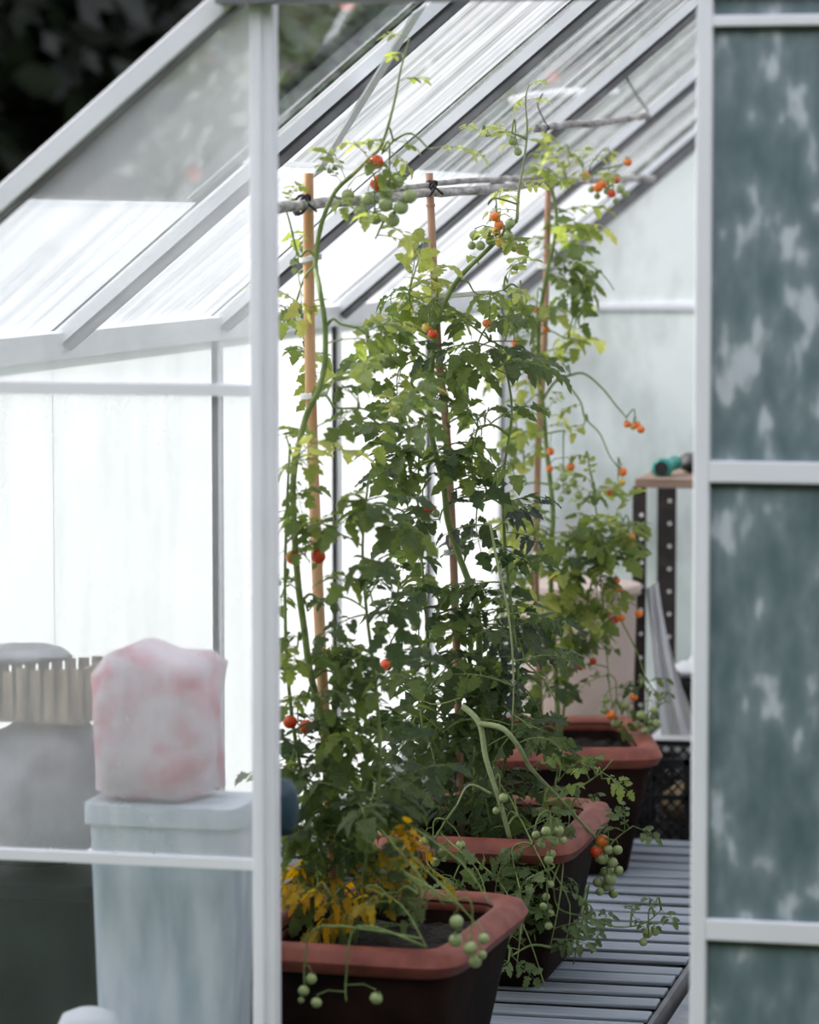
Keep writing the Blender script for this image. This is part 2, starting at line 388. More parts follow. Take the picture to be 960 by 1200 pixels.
# ---- right wall
wr = struct('wall_right', 'right side wall of glass hidden behind the open door', 'wall')
for k in range(NB):
    a, b_ = Y0 + k * BAY + .01, Y0 + (k + 1) * BAY - .01
    pane([(XR, b_, .07), (XR, b_, 1.25), (XR, a, 1.25), (XR, a, .07)], (1, 0, 0), wr, M['wallwash'], .55)
    MB().box((XR - .03, a - .022, .075), (XR, a - .002, 1.245)).build('post', M['alu'], wr)
MB().box((XR - .022, Y0, 1.245), (XR + .03, Y1, ZE)).build('eave_rail', M['alu'], wr)
MB().box((XR - .03, Y0, -.04), (XR + .03, Y1, .075)).build('sill', M['alu'], wr)
# ---- floor and ground
fl = tag(MB().box((XL, Y0 - .02, -.12), (XR, Y1, -.055)).build('floor', M['gravel']), 'dark earth floor of the greenhouse', 'floor', kind='structure')
MB().box((-.955, Y0, -.055), (-.35, Y1 - .3, -.030)).build('path_slab', M['slab'], fl)
tag(MB().box((-60, -20, -.3), (60, 80, -.125)).build('ground', M['grass']), 'grass outside the greenhouse', 'ground', kind='structure')
# ---- duckboard
db = thing('duckboard', 'grey slatted wooden duckboard on the floor beside the planters', 'duckboard', (-1.27, 6.9, -.03))
off = db.location
sw, pitch, ya = .062, .100, 5.42
slat_me = None; n = int((8.31 - ya) / pitch)
for k in range(n):
    y = ya + k * pitch
    if slat_me is None:
        o = MB().box((-.30, -sw / 2, .022), (.29, sw / 2, .03)).build('slat', M['slat'], db, bevel=.002); slat_me = o.data
        o.location = (0, y - off.y, 0)
    else: o = link('slat', slat_me, db, (0, y - off.y, random.uniform(-.002, .002)), bevel=.002)
    o.rotation_euler = (random.uniform(-.03, .05), random.uniform(-.004, .004), random.uniform(-.012, .012))
for x in (-.27, 0, .285): MB().box((x - .012, 5.37 - off.y, -.025), (x + .012, 8.32 - off.y, .018)).build('bearer', M['gasket'], db)
MB().box((.293, 5.37 - off.y, -.025), (.303, 8.32 - off.y, .024)).build('edge_strip', M['grey'], db)
# ================================================================== PLANTERS
def planter(yc, label, xr=-1.150, wdt=.41, dep=.55, zt=.30, rot=0):
    xc = xr - wdt / 2
    t = thing('planter', label, 'planter', (xc, yc, 0.004), 'terracotta planters in a row')
    t.rotation_euler.z = rot
    hx, hy = wdt / 2, dep / 2
    pw = 8
    MB().lathe([(-.075, .0), (-.070, .004), (-.022, zt - .05), (-.022, zt - .012), (-.052, zt - .012), (-.056, zt - .06), (-.10, .03)], 48, sq=(hx, hy, pw)).build('body', M['terrashade'], t, smooth=True)
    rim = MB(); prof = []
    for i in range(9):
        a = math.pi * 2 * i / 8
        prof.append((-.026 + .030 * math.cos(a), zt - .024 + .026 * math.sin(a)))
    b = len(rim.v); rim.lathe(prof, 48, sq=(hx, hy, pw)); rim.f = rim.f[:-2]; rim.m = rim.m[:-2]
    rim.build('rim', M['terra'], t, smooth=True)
    s = MB(); n = 14
    for i in range(n + 1):
        for j in range(n + 1):
            x = (i / n - .5) * 2 * (hx - .058); y = (j / n - .5) * 2 * (hy - .058)
            s.v.append((x, y, zt - .055 + random.uniform(-.008, .010)))
    for i in range(n):
        for j in range(n): s.add((i*(n+1)+j, (i+1)*(n+1)+j, (i+1)*(n+1)+j+1, i*(n+1)+j+1))
    s.build('soil', M['soil'], t)
    return t
PY = [5.66, 6.68, 7.84]
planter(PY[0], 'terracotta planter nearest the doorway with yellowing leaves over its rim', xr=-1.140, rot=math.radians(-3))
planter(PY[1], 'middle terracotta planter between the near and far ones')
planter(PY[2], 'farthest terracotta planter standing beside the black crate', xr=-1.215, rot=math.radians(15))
# ================================================================== STAKES AND POLES
def stake(pix, ys, r, mat, label, nodes=0):
    pts = [at(px, py, Y=y) for (px, py), y in zip(pix, ys)]
    base = pts[-1]
    t = thing('bamboo_stake', label, 'stake', base, 'plant stakes')
    path = smooth_path(pts, 4)
    MB().tube(path, r, 10).build('cane', mat, t, base, smooth=True)
    for i in range(nodes):
        k = int((i + .6) / nodes * (len(path) - 1)); p = path[k]; d = (path[k + 1] - path[k]).normalized() if k + 1 < len(path) else Vector((0,0,1))
        MB().tube([p - d * .004, p - d * .0015, p + d * .0015, p + d * .004], [r, r * 1.28, r * 1.28, r], 10, False).build('node', mat, t, base, smooth=True)
    return path
S1 = stake([(361, 203), (363, 400), (369, 600), (377, 780), (389, 980), (397, 1115)], [5.86, 5.86, 5.84, 5.80, 5.76, 5.73], .0098, M['bamboo'], 'pale squared wooden stake nearest the doorway post', 0)
S2 = stake([(503, 203), (513, 400), (523, 500), (531, 640), (538, 860), (541, 985)], [6.82, 6.81, 6.80, 6.78, 6.74, 6.70], .0078, M['cane'], 'middle bamboo cane with ring joints rising from the middle planter', 6)
S3 = stake([(643, 212), (638, 400), (631, 520), (628, 680), (632, 800), (634, 882)], [8.02, 8.00, 7.98, 7.94, 7.90, 7.86], .0080, M['cane'], 'farthest bamboo cane rising from the far planter', 5)
def branch_pole(pix, ys, r, label, name='branch_pole', mat='twig', jit=.0015):
    pts = [at(px, py, Y=y) for (px, py), y in zip(pix, ys)]
    path = smooth_path(pts, 5)
    path = [p + Vector((0, random.uniform(-jit, jit), random.uniform(-jit, jit))) for p in path]
    b = MB().tube(path, [r * random.uniform(.93, 1.06) for _ in path], 8)
    return tag(b.build(name, M[mat], smooth=True), label, 'branch'), path
branch_pole([(318, 245), (365, 239), (430, 234), (505, 226), (575, 222), (640, 214), (765, 209)], [5.42, 5.87, 6.25, 6.83, 7.35, 8.03, 9.5], .0100, 'long grey branch pole lashed level across the tops of three stakes')
branch_pole([(430, 229), (505, 216), (560, 211), (640, 210), (690, 213)], [6.27, 6.84, 7.25, 8.04, 8.5], .0065, 'thin split branch lying along the top of the lashed grey pole')
hb, hpath = branch_pole([(628, 151), (660, 146), (690, 145), (730, 140), (759, 135)], [7.3, 7.6, 7.9, 8.4, 8.8], .0088, 'short pale branch hung by black wire below the roof', 'branch_and_reflection')
branch_pole([(600, 117), (650, 109), (700, 108), (722, 106)], [8.4, 8.9, 9.4, 9.6], .010, 'white branch shape standing in for a blurred reflection under the far roof', 'branch_and_reflection', 'tie', .002)  # solid white shape imitates the short branch's reflection in the roof glass
def wire(name, pts, r, mat, label, cat='tie', group=None):
    return tag(MB().tube(smooth_path(pts, 5), r, 6).build(name, M[mat], smooth=True), label, cat, group)
pe = hpath[-1]; d_ = Vector((0, 0, 1))
wire('hanging_wire', [pe + Vector((0, -.004, -.012)), pe + Vector((-.012, -.012, 0)), pe + Vector((0, 0, .013)), pe + Vector((-.03, .02, .05)), onroof(735, 92)], .0028, 'black', 'black wire holding the right end of the short pale branch', 'wire')
p0_ = hpath[2]
wire('hanging_wire', [p0_ + Vector((0, 0, -.011)), p0_ + Vector((.010, -.010, 0)), p0_ + Vector((0, 0, .012)), p0_ + Vector((-.02, .02, .05)), onroof(636, 110)], .0018, 'black', 'thin wire at the left end of the short pale branch', 'wire')
def lash(p, r, label):
    b = MB()
    for k in range(3):
        q = [p + Vector((math.cos(a) * .012 * (1 if k != 1 else .8), math.sin(a) * r - .003 + (k - 1) * .009, math.sin(a + k) * r * 1.0)) for a in [i * math.pi / 6 for i in range(13)]]
        b.tube(q, .0030, 6, False)
    b.tube([p + Vector((.01, -.01, .005)), p + Vector((.03, -.012, -.012))], .0025, 5)
    return tag(b.build('lashing', M['black'], smooth=True), label, 'tie', 'black lashings on the pole')
lash(at(354, 240, Y=5.80), .017, 'black lashing where the pole crosses the nearest stake')
lash(at(504, 221, Y=6.81), .015, 'black lashing where the pole crosses the middle cane')
lash(at(641, 212, Y=8.01), .015, 'black lashing where the pole crosses the farthest cane')
def white_tie(px, py, y, wpx, label):
    a, b_ = at(px - wpx / 2, py + 2, Y=y), at(px + wpx / 2, py - 2, Y=y); c = (a + b_) / 2; d = (b_ - a) / 2
    q = [c + d * math.cos(i * math.pi / 8) + Vector((0, math.sin(i * math.pi / 8) * .017, .001 * math.sin(i))) for i in range(17)]
    bm = MB()
    for dz in (-.003, 0, .003): bm.tube([p + Vector((0, 0, dz)) for p in q], .0022, 5, False)
    return tag(bm.build('plant_tie', M['tie'], smooth=True), label, 'tie', 'white plant ties')
for a in [(364, 303, 5.855, 24, 'white tie high on the nearest stake below the pole'), (368, 463, 5.85, 30, 'white tie halfway up the nearest stake'),
          (374, 767, 5.80, 30, 'white tie low on the nearest stake'), (541, 345, 6.80, 66, 'long white tie near the top of the middle cane'),
          (532, 646, 6.77, 22, 'white tie slanting low on the middle cane'), (646, 311, 8.0, 30, 'white tie high on the farthest cane'),
          (637, 647, 7.94, 26, 'white tie low on the farthest cane')]: white_tie(*a)
# ================================================================== TOMATO PLANTS
def leaflet(b, base, d, up, L, W, fold=.25, droop=.3, lobes=True):
    d = d.normalized(); sx = d.cross(up).normalized(); uu = sx.cross(d)
    st = [0, .10, .24, .36, .50, .62, .76, .88, 1.0]
    wd = [.04, .74, 1.0, .66, .94, .56, .72, .34, .0] if lobes else [.04, .6, .9, 1.0, .95, .82, .62, .36, 0]
    n = len(b.v); k = len(st)
    for t, wv in zip(st, wd):
        c = base + d * (L * t) - uu * (droop * L * t * t)
        e = W * .5 * wv * random.uniform(.85, 1.15); back = d * (L * .05 * (1 if lobes else 0) * wv)
        z = uu * (fold * e + random.uniform(-.045, .045) * L)
        b.v += [tuple(c - sx * e + z - back), tuple(c), tuple(c + sx * e + z - back)]
    for i in range(k - 1):
        for j in (0, 1):
            q = n + i * 3 + j; b.add((q, q + 1, q + 4, q + 3))
def make_leaf(seed, kind='full'):
    """compound leaf one unit long along +Y, upper face +Z: stalk and separate lobed leaflets"""
    random.seed(seed); b = MB()
    dro = random.uniform(.12, .45); side = random.uniform(-.12, .12)
    ax = lambda t: Vector((side * t * t, t, .10 * math.sin(t * 2.4) - dro * t * t))
    L0 = .80
    b.mi = 1; pts = [ax(L0 * i / 7) for i in range(8)]; b.tube(pts, [.013 - .0012 * i for i in range(8)], 5)
    b.mi = 0; Z = Vector((0, 0, 1))
    s = {'full': 1.0, 'small': .8, 'wither': .7}[kind]
    tip = ax(L0); d = (ax(L0) - ax(L0 - .1)); d.z -= .25 * d.length
    leaflet(b, tip, d, Z, .36 * s, .27 * s, random.uniform(.05, .4), random.uniform(.1, .5))
    for t, sc in ((.62, .32), (.42, .30), (.27, .17), (.52, .10)):
        for sgn in (-1, 1):
            if random.random() < .10: continue
            tt = t + random.uniform(-.05, .05); p = ax(tt); f_ = (ax(tt + .05) - ax(tt)).normalized()
            dv = (f_ * random.uniform(.35, .8) + Vector((sgn, 0, random.uniform(-.55, .25)))).normalized()
            q = p + dv * (.07 * sc / .3)
            b.mi = 1; b.tube([p, q], .006, 4, False); b.mi = 0
            k = sc * s * random.uniform(.85, 1.15)
            leaflet(b, q, dv, Z + Vector((random.uniform(-.4, .4), random.uniform(-.4, .4), 0)), k, k * random.uniform(.62, .80), random.uniform(.05, .5), random.uniform(.0, .7) if kind != 'wither' else 1.2, sc > .12)
    me = bpy.data.meshes.new('leaf'); me.from_pydata(b.v, [], b.f)
    me.materials.append(M['leaf']); me.materials.append(M['stem'])
    me.polygons.foreach_set('material_index', b.m); me.polygons.foreach_set('use_smooth', [True] * len(b.f)); me.update()
    return me
LEAVES = {}
for mk in ('leaf', 'leafdark', 'leafpale', 'leafyellow', 'leafgrey'):
    LEAVES[mk] = []
    for s in range(7):
        me = make_leaf(100 + s * 3 + len(mk), 'wither' if mk in ('leafgrey', 'leafyellow') else ('small' if s > 4 else 'full'))
        me.materials[0] = M[mk]
        if mk in ('leafpale',): me.materials[1] = M['palestem']
        LEAVES[mk].append(me)
random.seed(21)
def tomato_mesh(mat):
    b = MB(); n, m = 14, 9
    prof = []
    for i in range(m):
        a = math.pi * i / (m - 1); r = math.sin(a); z = -math.cos(a) * .95
        if i == m - 1: z = .84; r = .05
        prof.append((max(r, .02), z))
    b.lathe(prof, n)
    b.mi = 1
    for i in range(5):
        a = 2 * math.pi * i / 5; ca, sa = math.cos(a), math.sin(a); k = len(b.v)
        b.v += [(ca * .05 + sa * .10, sa * .05 - ca * .10, .90), (ca * .05 - sa * .10, sa * .05 + ca * .10, .90), (ca * .5 - sa * .09, sa * .5 + ca * .09, .90), (ca * .5 + sa * .09, sa * .5 - ca * .09, .90), (ca * .95, sa * .95, 1.02)]
        b.add((k, k + 3, k + 2, k + 1)); b.add((k + 3, k + 4, k + 2))
    b.tube([(0, 0, .84), (0, .02, 1.1), (0, .08, 1.35)], .07, 5)
    me = bpy.data.meshes.new('tomato'); me.from_pydata(b.v, [], b.f); me.materials.append(M[mat]); me.materials.append(M['calyx'])
    me.polygons.foreach_set('material_index', b.m); me.polygons.foreach_set('use_smooth', [True] * len(b.f)); me.update(); return me
TOM = {c: tomato_mesh(k) for c, k in dict(R='red', O='orange', Y='yellow', G='green').items()}
class Plant:
    def __init__(s, label, y, base):
        s.base = Vector(base); s.y = y; s.root = thing('tomato_plant', label, 'plant', s.base, 'tomato plants'); s.sk = []; s.nleaf = 0; s.thin = 1.0
    def path(s, pix, dy=0, sub=5):
        """pixels (x, y[, depth offset]) to a curve standing in the plant's own depth"""
        return smooth_path([at(p[0], p[1], Y=s.y + (p[2] if len(p) > 2 else dy)) for p in pix], sub)
    def stem(s, pix, r0, r1, name='stem', dy=0, mat='stem', fixed=None):
        path = fixed or s.path(pix, dy); n = len(path)
        MB().tube(path, [r0 + (r1 - r0) * i / (n - 1) for i in range(n)], 7).build(name, M[mat], s.root, s.base, smooth=True)
        s.sk += path; return path
    def near(s, p, k=1): return min(s.sk, key=lambda q: (q - p).length + max(0, q.z - p.z - .03) * .5)
    def side(s, pix, r=.0030, dy=0, mat='stem'):
        """side shoot that leaves the nearest stem"""
        pts = [at(p[0], p[1], Y=s.y + (p[2] if len(p) > 2 else dy)) for p in pix]
        a = s.near(pts[0]); m = a.lerp(pts[0], .5) + Vector((0, 0, .012))
        path = smooth_path([a, m] + pts, 4); n = len(path)
        return s.stem(None, r, r * .45, 'side_shoot', fixed=path, mat=mat)
    def leaf(s, tgt, L, mk, up=None, out=None):
        L *= 1.06
        a = s.near(tgt); d = tgt - a
        if out is not None: d = d + out
        if d.length < .02: d = Vector((random.uniform(-1, 1), random.uniform(-1, 1), random.uniform(-.3, .5)))
        dist = (tgt - a).length
        d.normalize()
        base = a if dist < L * .75 else tgt - d * L * .6
        if dist >= L * .75:                                # reach it with a shoot of its own
            mid = a.lerp(base, .5) + Vector((0, 0, .02)); s.stem(None, .0024, .0016, 'side_shoot', fixed=smooth_path([a, mid, base], 4))
        d = (d + Vector((0, 0, random.uniform(-.05, .3)))).normalized()
        z = Vector((random.uniform(-.5, .5), random.uniform(-.9, .3), 1)); x = d.cross(z).normalized(); z = x.cross(d)
        o = link('leaf', random.choice(LEAVES[mk]), s.root)
        mt = Matrix((x, d, z)).transposed().to_4x4(); mt.translation = base - s.base
        o.matrix_local = mt @ Matrix.Diagonal((L, L, L, 1)); s.nleaf += 1
    def blob(s, px, py, rx, ry, n, mk='leaf', dep=.14, L=(.12, .20), dy=0, shoot=False):
        c = at(px, py, Y=s.y + dy)
        if shoot: s.side([(px, py)], .0032, dy)
        n = max(1, round(n * (.74 if py < 760 else 1.05) * (s.thin if py < 760 else 1)))
        for _ in range(n):
            while True:
                u, v = random.uniform(-1, 1), random.uniform(-1, 1)
                if u * u + v * v < 1: break
            t = at(px + u * rx, py + v * ry, Y=s.y + dy + random.uniform(-dep, dep))
            s.leaf(t, random.uniform(*L), random.choice(mk.split()) )
    def truss(s, fr, dy=0, via=None):
        """fruit truss: stalk mesh with its tomatoes as children; fr = (px, py, colour, radius px)"""
        pts = [at(f[0], f[1], Y=s.y + dy + random.uniform(-.025, .025)) for f in fr]
        sc = [f[3] * (s.y + dy + .1) / FPX for f in fr]
        c = sum(pts, Vector()) / len(pts); top = max(p.z for p in pts); low = min(p.z for p in pts)
        a = s.near(Vector((c.x, c.y, top + .03)))
        k0 = Vector((c.x, c.y, top + .035))
        v = [at(q[0], q[1], Y=s.y + dy) for q in via] if via else [a.lerp(k0, .5) + Vector((0, 0, .015))]
        path = smooth_path([a] + v + [k0, Vector((c.x, c.y, c.z)), Vector((c.x, c.y, low + .01))], 4)
        b = MB().tube(path, [.0022 - .0012 * i / len(path) for i in range(len(path))], 5)
        for p, r in zip(pts, sc):
            tp = p + Vector((0, 0, r * 1.3)); q = min(path, key=lambda e: (e - tp).length + (0 if e.z > tp.z else .02))
            b.tube([q, q.lerp(tp, .6) + Vector((0, 0, .006)), tp], .0010, 4, False)
        tr = b.build('truss', M['stem'], s.root, s.base, smooth=True)
        for p, r, f in zip(pts, sc, fr):
            o = link('tomato', TOM[f[2]], tr, p - s.base); o.scale = (r, r, r * random.uniform(.95, 1.05))
            o.rotation_euler = (random.uniform(-.5, .5), random.uniform(-.5, .5), random.uniform(0, 6))
def fr(txt):
    out = []
    for q in txt.split(): x, y, c, r = q.split(','); out.append((float(x), float(y), c, float(r)))
    return out
# ---------------------------------------------------------------- plant 1 (near)
p1 = Plant('tall tomato plant nearest the doorway with yellow leaves at its foot', 5.68, at(402, 1112, Y=5.66))
p1.stem([(402, 1114, 0), (398, 1010, 0), (390, 900, 0), (370, 815), (362, 780), (357, 740), (349, 680), (344, 600), (345, 550), (358, 490), (372, 460), (380, 430), (381, 384), (375, 340), (370, 310, .1), (376, 265, .1), (392, 226, .1), (412, 206, .1)], .0068, .0040)
p1.stem([(412, 206, .1), (432, 186, .1), (448, 168, .1), (462, 120, .1), (470, 80, .1), (480, 45, .1)], .0040, .0014, mat='palestem')
p1.stem([(395, 1112, .05), (378, 1000, .05), (352, 900, .02), (338, 800), (334, 700), (336, 600), (340, 520)], .0045, .002)
p1.stem([(415, 1110, -.03), (430, 1000, -.05), (445, 900, -.02), (440, 800), (430, 720), (425, 640), (432, 560)], .0045, .002)
for q in ([(400, 380), (425, 388), (448, 420)], [(395, 478), (430, 480), (470, 505)], [(345, 540), (335, 510)], [(375, 702), (405, 700), (430, 715)],
          [(338, 672), (330, 700)], [(395, 232, .1), (440, 236, .1), (470, 250, .1)], [(350, 300, .1), (340, 262, .1), (335, 245, .1)], [(420, 865), (455, 890), (480, 940)],
          [(420, 940, -.12), (470, 1000, -.2), (520, 1060, -.24)], [(345, 880), (336, 920)]): p1.side(q)
p1.thin = .85
B = p1.blob
B(352, 370, 24, 40, 7, 'leaf leafpale', .10, (.07, .11), .28); B(345, 330, 14, 40, 5, 'leafpale leaf', .1, (.06, .10), .28); B(430, 395, 36, 40, 10, 'leaf leafpale', .1, (.08, .13), shoot=True)
B(360, 440, 30, 36, 6, 'leaf leafpale', .1, (.07, .11), .28); B(420, 480, 50, 34, 10, 'leaf leafpale', .1, (.09, .14), shoot=True); B(470, 500, 36, 40, 8, 'leaf', .1, (.09, .14), shoot=True)
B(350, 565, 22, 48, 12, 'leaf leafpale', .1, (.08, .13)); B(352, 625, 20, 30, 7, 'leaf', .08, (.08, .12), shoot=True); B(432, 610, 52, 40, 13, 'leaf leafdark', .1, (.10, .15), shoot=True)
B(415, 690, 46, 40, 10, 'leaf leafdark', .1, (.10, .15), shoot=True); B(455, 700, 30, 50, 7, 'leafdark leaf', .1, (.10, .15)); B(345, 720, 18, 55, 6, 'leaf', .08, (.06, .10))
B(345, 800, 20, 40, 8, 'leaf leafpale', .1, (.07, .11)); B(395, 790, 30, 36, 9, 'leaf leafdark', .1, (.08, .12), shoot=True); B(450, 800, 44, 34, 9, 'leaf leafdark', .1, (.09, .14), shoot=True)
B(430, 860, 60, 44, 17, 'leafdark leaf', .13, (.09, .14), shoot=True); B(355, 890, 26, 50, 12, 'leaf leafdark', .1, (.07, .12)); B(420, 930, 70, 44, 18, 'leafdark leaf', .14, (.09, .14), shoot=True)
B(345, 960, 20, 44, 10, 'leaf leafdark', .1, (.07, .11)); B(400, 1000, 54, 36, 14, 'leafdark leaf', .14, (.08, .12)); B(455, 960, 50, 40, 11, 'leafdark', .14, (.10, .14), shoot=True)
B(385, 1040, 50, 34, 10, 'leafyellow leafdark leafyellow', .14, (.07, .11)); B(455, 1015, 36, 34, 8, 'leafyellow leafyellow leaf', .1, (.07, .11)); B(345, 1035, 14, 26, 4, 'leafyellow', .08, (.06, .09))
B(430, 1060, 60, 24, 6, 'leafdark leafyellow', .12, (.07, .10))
B(440, 280, 36, 26, 7, 'leafpale leaf', .06, (.07, .11), .1, True); B(385, 215, 26, 26, 5, 'leafpale leaf', .05, (.06, .09), .1); B(450, 160, 50, 30, 7, 'leafpale', .05, (.05, .08), .1)
B(470, 70, 22, 40, 5, 'leafpale', .04, (.04, .06), .1); B(470, 205, 34, 20, 5, 'leafpale leaf', .05, (.05, .09), .1); B(520, 185, 24, 8, 1, 'leafpale', .02, (.09, .10), .1)
B(345, 250, 16, 30, 3, 'leafpale', .05, (.05, .08), .1); B(495, 1040, 30, 40, 4, 'leafdark', .08, (.06, .09), -.18)
B(470, 1010, 34, 30, 7, 'leafyellow', .08, (.08, .12), -.1, True); B(380, 1065, 40, 24, 7, 'leafyellow leafdark leafyellow', .10, (.08, .11), -.1); B(345, 1050, 14, 30, 4, 'leafyellow', .08, (.07, .10), -.1)
B(430, 1050, 50, 26, 9, 'leafdark leafyellow leafdark', .12, (.07, .11), -.08); B(400, 960, 50, 40, 9, 'leafdark leaf', .1, (.08, .12)); B(365, 980, 34, 40, 8, 'leafdark leaf', .1, (.07, .11))
for q in ([(430, 1040, -.15), (470, 1060, -.24), (500, 1110, -.32)], [(480, 1000, -.15), (520, 1040, -.26), (556, 1080, -.32)], [(470, 960, -.1), (540, 1010, -.2), (575, 1060, -.26)]): p1.side(q, .0022)
p1.truss(fr('441,190,R,9 443,215,R,9.5 452,226,G,9 466,213,G,8 480,230,G,9'), .1, [(448, 180)])
p1.truss(fr('408,229,G,8 423,247,G,8.5 431,233,G,8 452,240,G,9 470,243,G,9 440,256,G,8 460,258,G,9 426,258,G,6'), .08, [(430, 205)])
p1.truss(fr('343,653,R,8.5 373,652,R,9'), -.03)
p1.truss(fr('340,846,R,9 359,852,R,9'), -.04)
p1.truss(fr('535,1080,G,8.5 534,1102,G,8.5 551,1111,G,8.5 567,1100,G,7 557,1127,G,8 565,1119,G,6'), -.30, [(470, 1020), (520, 1055)])
p1.truss(fr('365,1147,G,7 356,1161,G,7 353,1172,G,4'), -.34, [(378, 1085)])
p1.truss(fr('441,1170,G,8 371,1175,G,7'), -.36, [(420, 1085)])
# ---------------------------------------------------------------- plant 2 (middle)
p2 = Plant('bushy tomato plant in the middle planter with withered grey leaves', 6.70, at(556, 990, Y=6.68))
p2.stem([(556, 992), (558, 900), (562, 800), (560, 720), (551, 686), (534, 641), (524, 606), (520, 570), (508, 520), (504, 478), (507, 420), (513, 375), (530, 338), (545, 318), (566, 298), (590, 274), (606, 258)], .0075, .0042)
p2.stem([(606, 258), (608, 225), (613, 195), (618, 155), (616, 118), (620, 98)], .0034, .0012, mat='palestem')
p2.stem([(543, 828, -.22), (562, 848, -.24), (570, 890, -.25), (586, 940, -.25), (598, 984, -.24)], .0062, .0045, mat='palestem')
p2.stem([(562, 848, -.24), (588, 853, -.26), (606, 872, -.26), (622, 900, -.22), (650, 930, -.16), (680, 962, -.1), (699, 983, -.08)], .0060, .0026, mat='palestem')
p2.stem([(575, 930, -.26), (550, 920, -.28), (535, 945, -.3)], .003, .0016, mat='palestem')
p2.stem([(548, 990, .05), (520, 900, .03), (505, 800, 0), (498, 700), (490, 600), (492, 520)], .0045, .002)
p2.stem([(566, 990, .04), (590, 900, .02), (606, 800), (600, 720), (592, 640), (590, 560), (600, 480), (590, 420)], .0045, .002)
p2.stem([(575, 615, -.1), (583, 660, -.12), (596, 720, -.13), (602, 790, -.13), (600, 860, -.12)], .003, .0016, mat='palestem')
for q in ([(470, 800, -.1), (505, 825, -.14), (540, 818, -.2)], [(560, 590), (590, 580)], [(560, 345), (590, 340)], [(490, 350), (470, 340)], [(575, 400), (610, 400)],
          [(620, 780, -.05), (640, 800, -.08), (655, 830, -.1)], [(500, 1010, -.3), (540, 1040, -.36), (580, 1060, -.4)], [(610, 960, -.2), (625, 990, -.3), (640, 1020, -.35)],
          [(640, 940, -.2), (675, 925, -.2), (705, 905, -.2), (718, 890, -.2)], [(655, 1065, -.2), (690, 1075, -.2), (722, 1086, -.2), (755, 1082, -.2), (775, 1066, -.2)],
          [(660, 1010, -.25), (655, 1060, -.3), (645, 1110, -.3)], [(700, 1010, -.1), (720, 985, -.1), (742, 968, -.1)], [(690, 1040, -.15), (680, 1090, -.15), (672, 1130, -.15)]): p2.side(q, .0026)
B = p2.blob
B(480, 350, 40, 44, 12, 'leaf leafpale', .12, (.10, .15), shoot=True); B(540, 345, 40, 36, 9, 'leaf leafpale', .1, (.09, .14)); B(520, 410, 40, 50, 14, 'leaf', .12, (.10, .16))
B(470, 430, 36, 44, 9, 'leaf leafpale', .1, (.10, .15), shoot=True); B(575, 400, 50, 40, 12, 'leaf leafdark', .1, (.10, .14), shoot=True); B(600, 440, 30, 30, 6, 'leaf leafdark', .08, (.09, .13))
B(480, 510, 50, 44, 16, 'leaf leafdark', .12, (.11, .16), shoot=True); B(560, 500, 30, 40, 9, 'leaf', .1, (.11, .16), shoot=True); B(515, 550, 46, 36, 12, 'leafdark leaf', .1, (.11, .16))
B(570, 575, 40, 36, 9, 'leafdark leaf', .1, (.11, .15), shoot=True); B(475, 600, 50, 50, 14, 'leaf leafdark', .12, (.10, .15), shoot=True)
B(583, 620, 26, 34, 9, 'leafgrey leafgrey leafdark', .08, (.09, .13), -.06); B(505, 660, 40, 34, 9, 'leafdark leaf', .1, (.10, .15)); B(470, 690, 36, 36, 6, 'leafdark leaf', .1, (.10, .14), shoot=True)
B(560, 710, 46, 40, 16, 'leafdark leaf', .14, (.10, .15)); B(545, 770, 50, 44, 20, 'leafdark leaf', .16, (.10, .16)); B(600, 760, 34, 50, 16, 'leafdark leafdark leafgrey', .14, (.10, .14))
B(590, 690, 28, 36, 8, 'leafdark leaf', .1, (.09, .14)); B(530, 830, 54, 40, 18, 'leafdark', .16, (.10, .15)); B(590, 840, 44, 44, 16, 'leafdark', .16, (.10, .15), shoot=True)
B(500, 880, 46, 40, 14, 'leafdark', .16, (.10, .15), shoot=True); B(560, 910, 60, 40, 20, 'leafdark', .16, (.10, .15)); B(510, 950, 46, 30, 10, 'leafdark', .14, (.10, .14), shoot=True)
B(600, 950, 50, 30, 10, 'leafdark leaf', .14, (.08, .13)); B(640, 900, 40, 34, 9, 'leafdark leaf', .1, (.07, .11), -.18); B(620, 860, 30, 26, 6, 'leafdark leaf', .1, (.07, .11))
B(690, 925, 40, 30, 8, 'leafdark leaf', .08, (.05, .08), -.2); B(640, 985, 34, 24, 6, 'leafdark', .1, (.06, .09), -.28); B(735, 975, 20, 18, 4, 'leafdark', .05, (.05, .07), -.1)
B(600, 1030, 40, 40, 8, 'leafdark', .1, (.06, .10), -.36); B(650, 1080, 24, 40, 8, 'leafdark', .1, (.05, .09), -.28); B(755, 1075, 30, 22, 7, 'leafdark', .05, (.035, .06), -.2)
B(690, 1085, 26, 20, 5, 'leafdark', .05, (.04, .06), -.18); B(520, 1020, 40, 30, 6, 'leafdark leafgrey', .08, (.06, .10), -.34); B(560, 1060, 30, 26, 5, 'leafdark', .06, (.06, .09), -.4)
B(590, 300, 40, 26, 8, 'leafpale leaf', .08, (.07, .11)); B(610, 340, 30, 30, 6, 'leaf leafpale', .08, (.08, .12), shoot=True); B(618, 115, 16, 14, 5, 'leafpale', .03, (.04, .06))
B(570, 160, 30, 24, 5, 'leafpale', .04, (.04, .07), shoot=True); B(600, 230, 36, 26, 6, 'leafpale', .05, (.05, .08)); B(610, 180, 20, 26, 3, 'leafpale', .04, (.04, .06))
B(560, 960, 60, 36, 12, 'leafdark', .14, (.09, .13)); B(620, 1055, 34, 40, 8, 'leafdark', .08, (.06, .10), -.30); B(600, 1120, 36, 40, 8, 'leafdark', .08, (.06, .10), -.40, True)
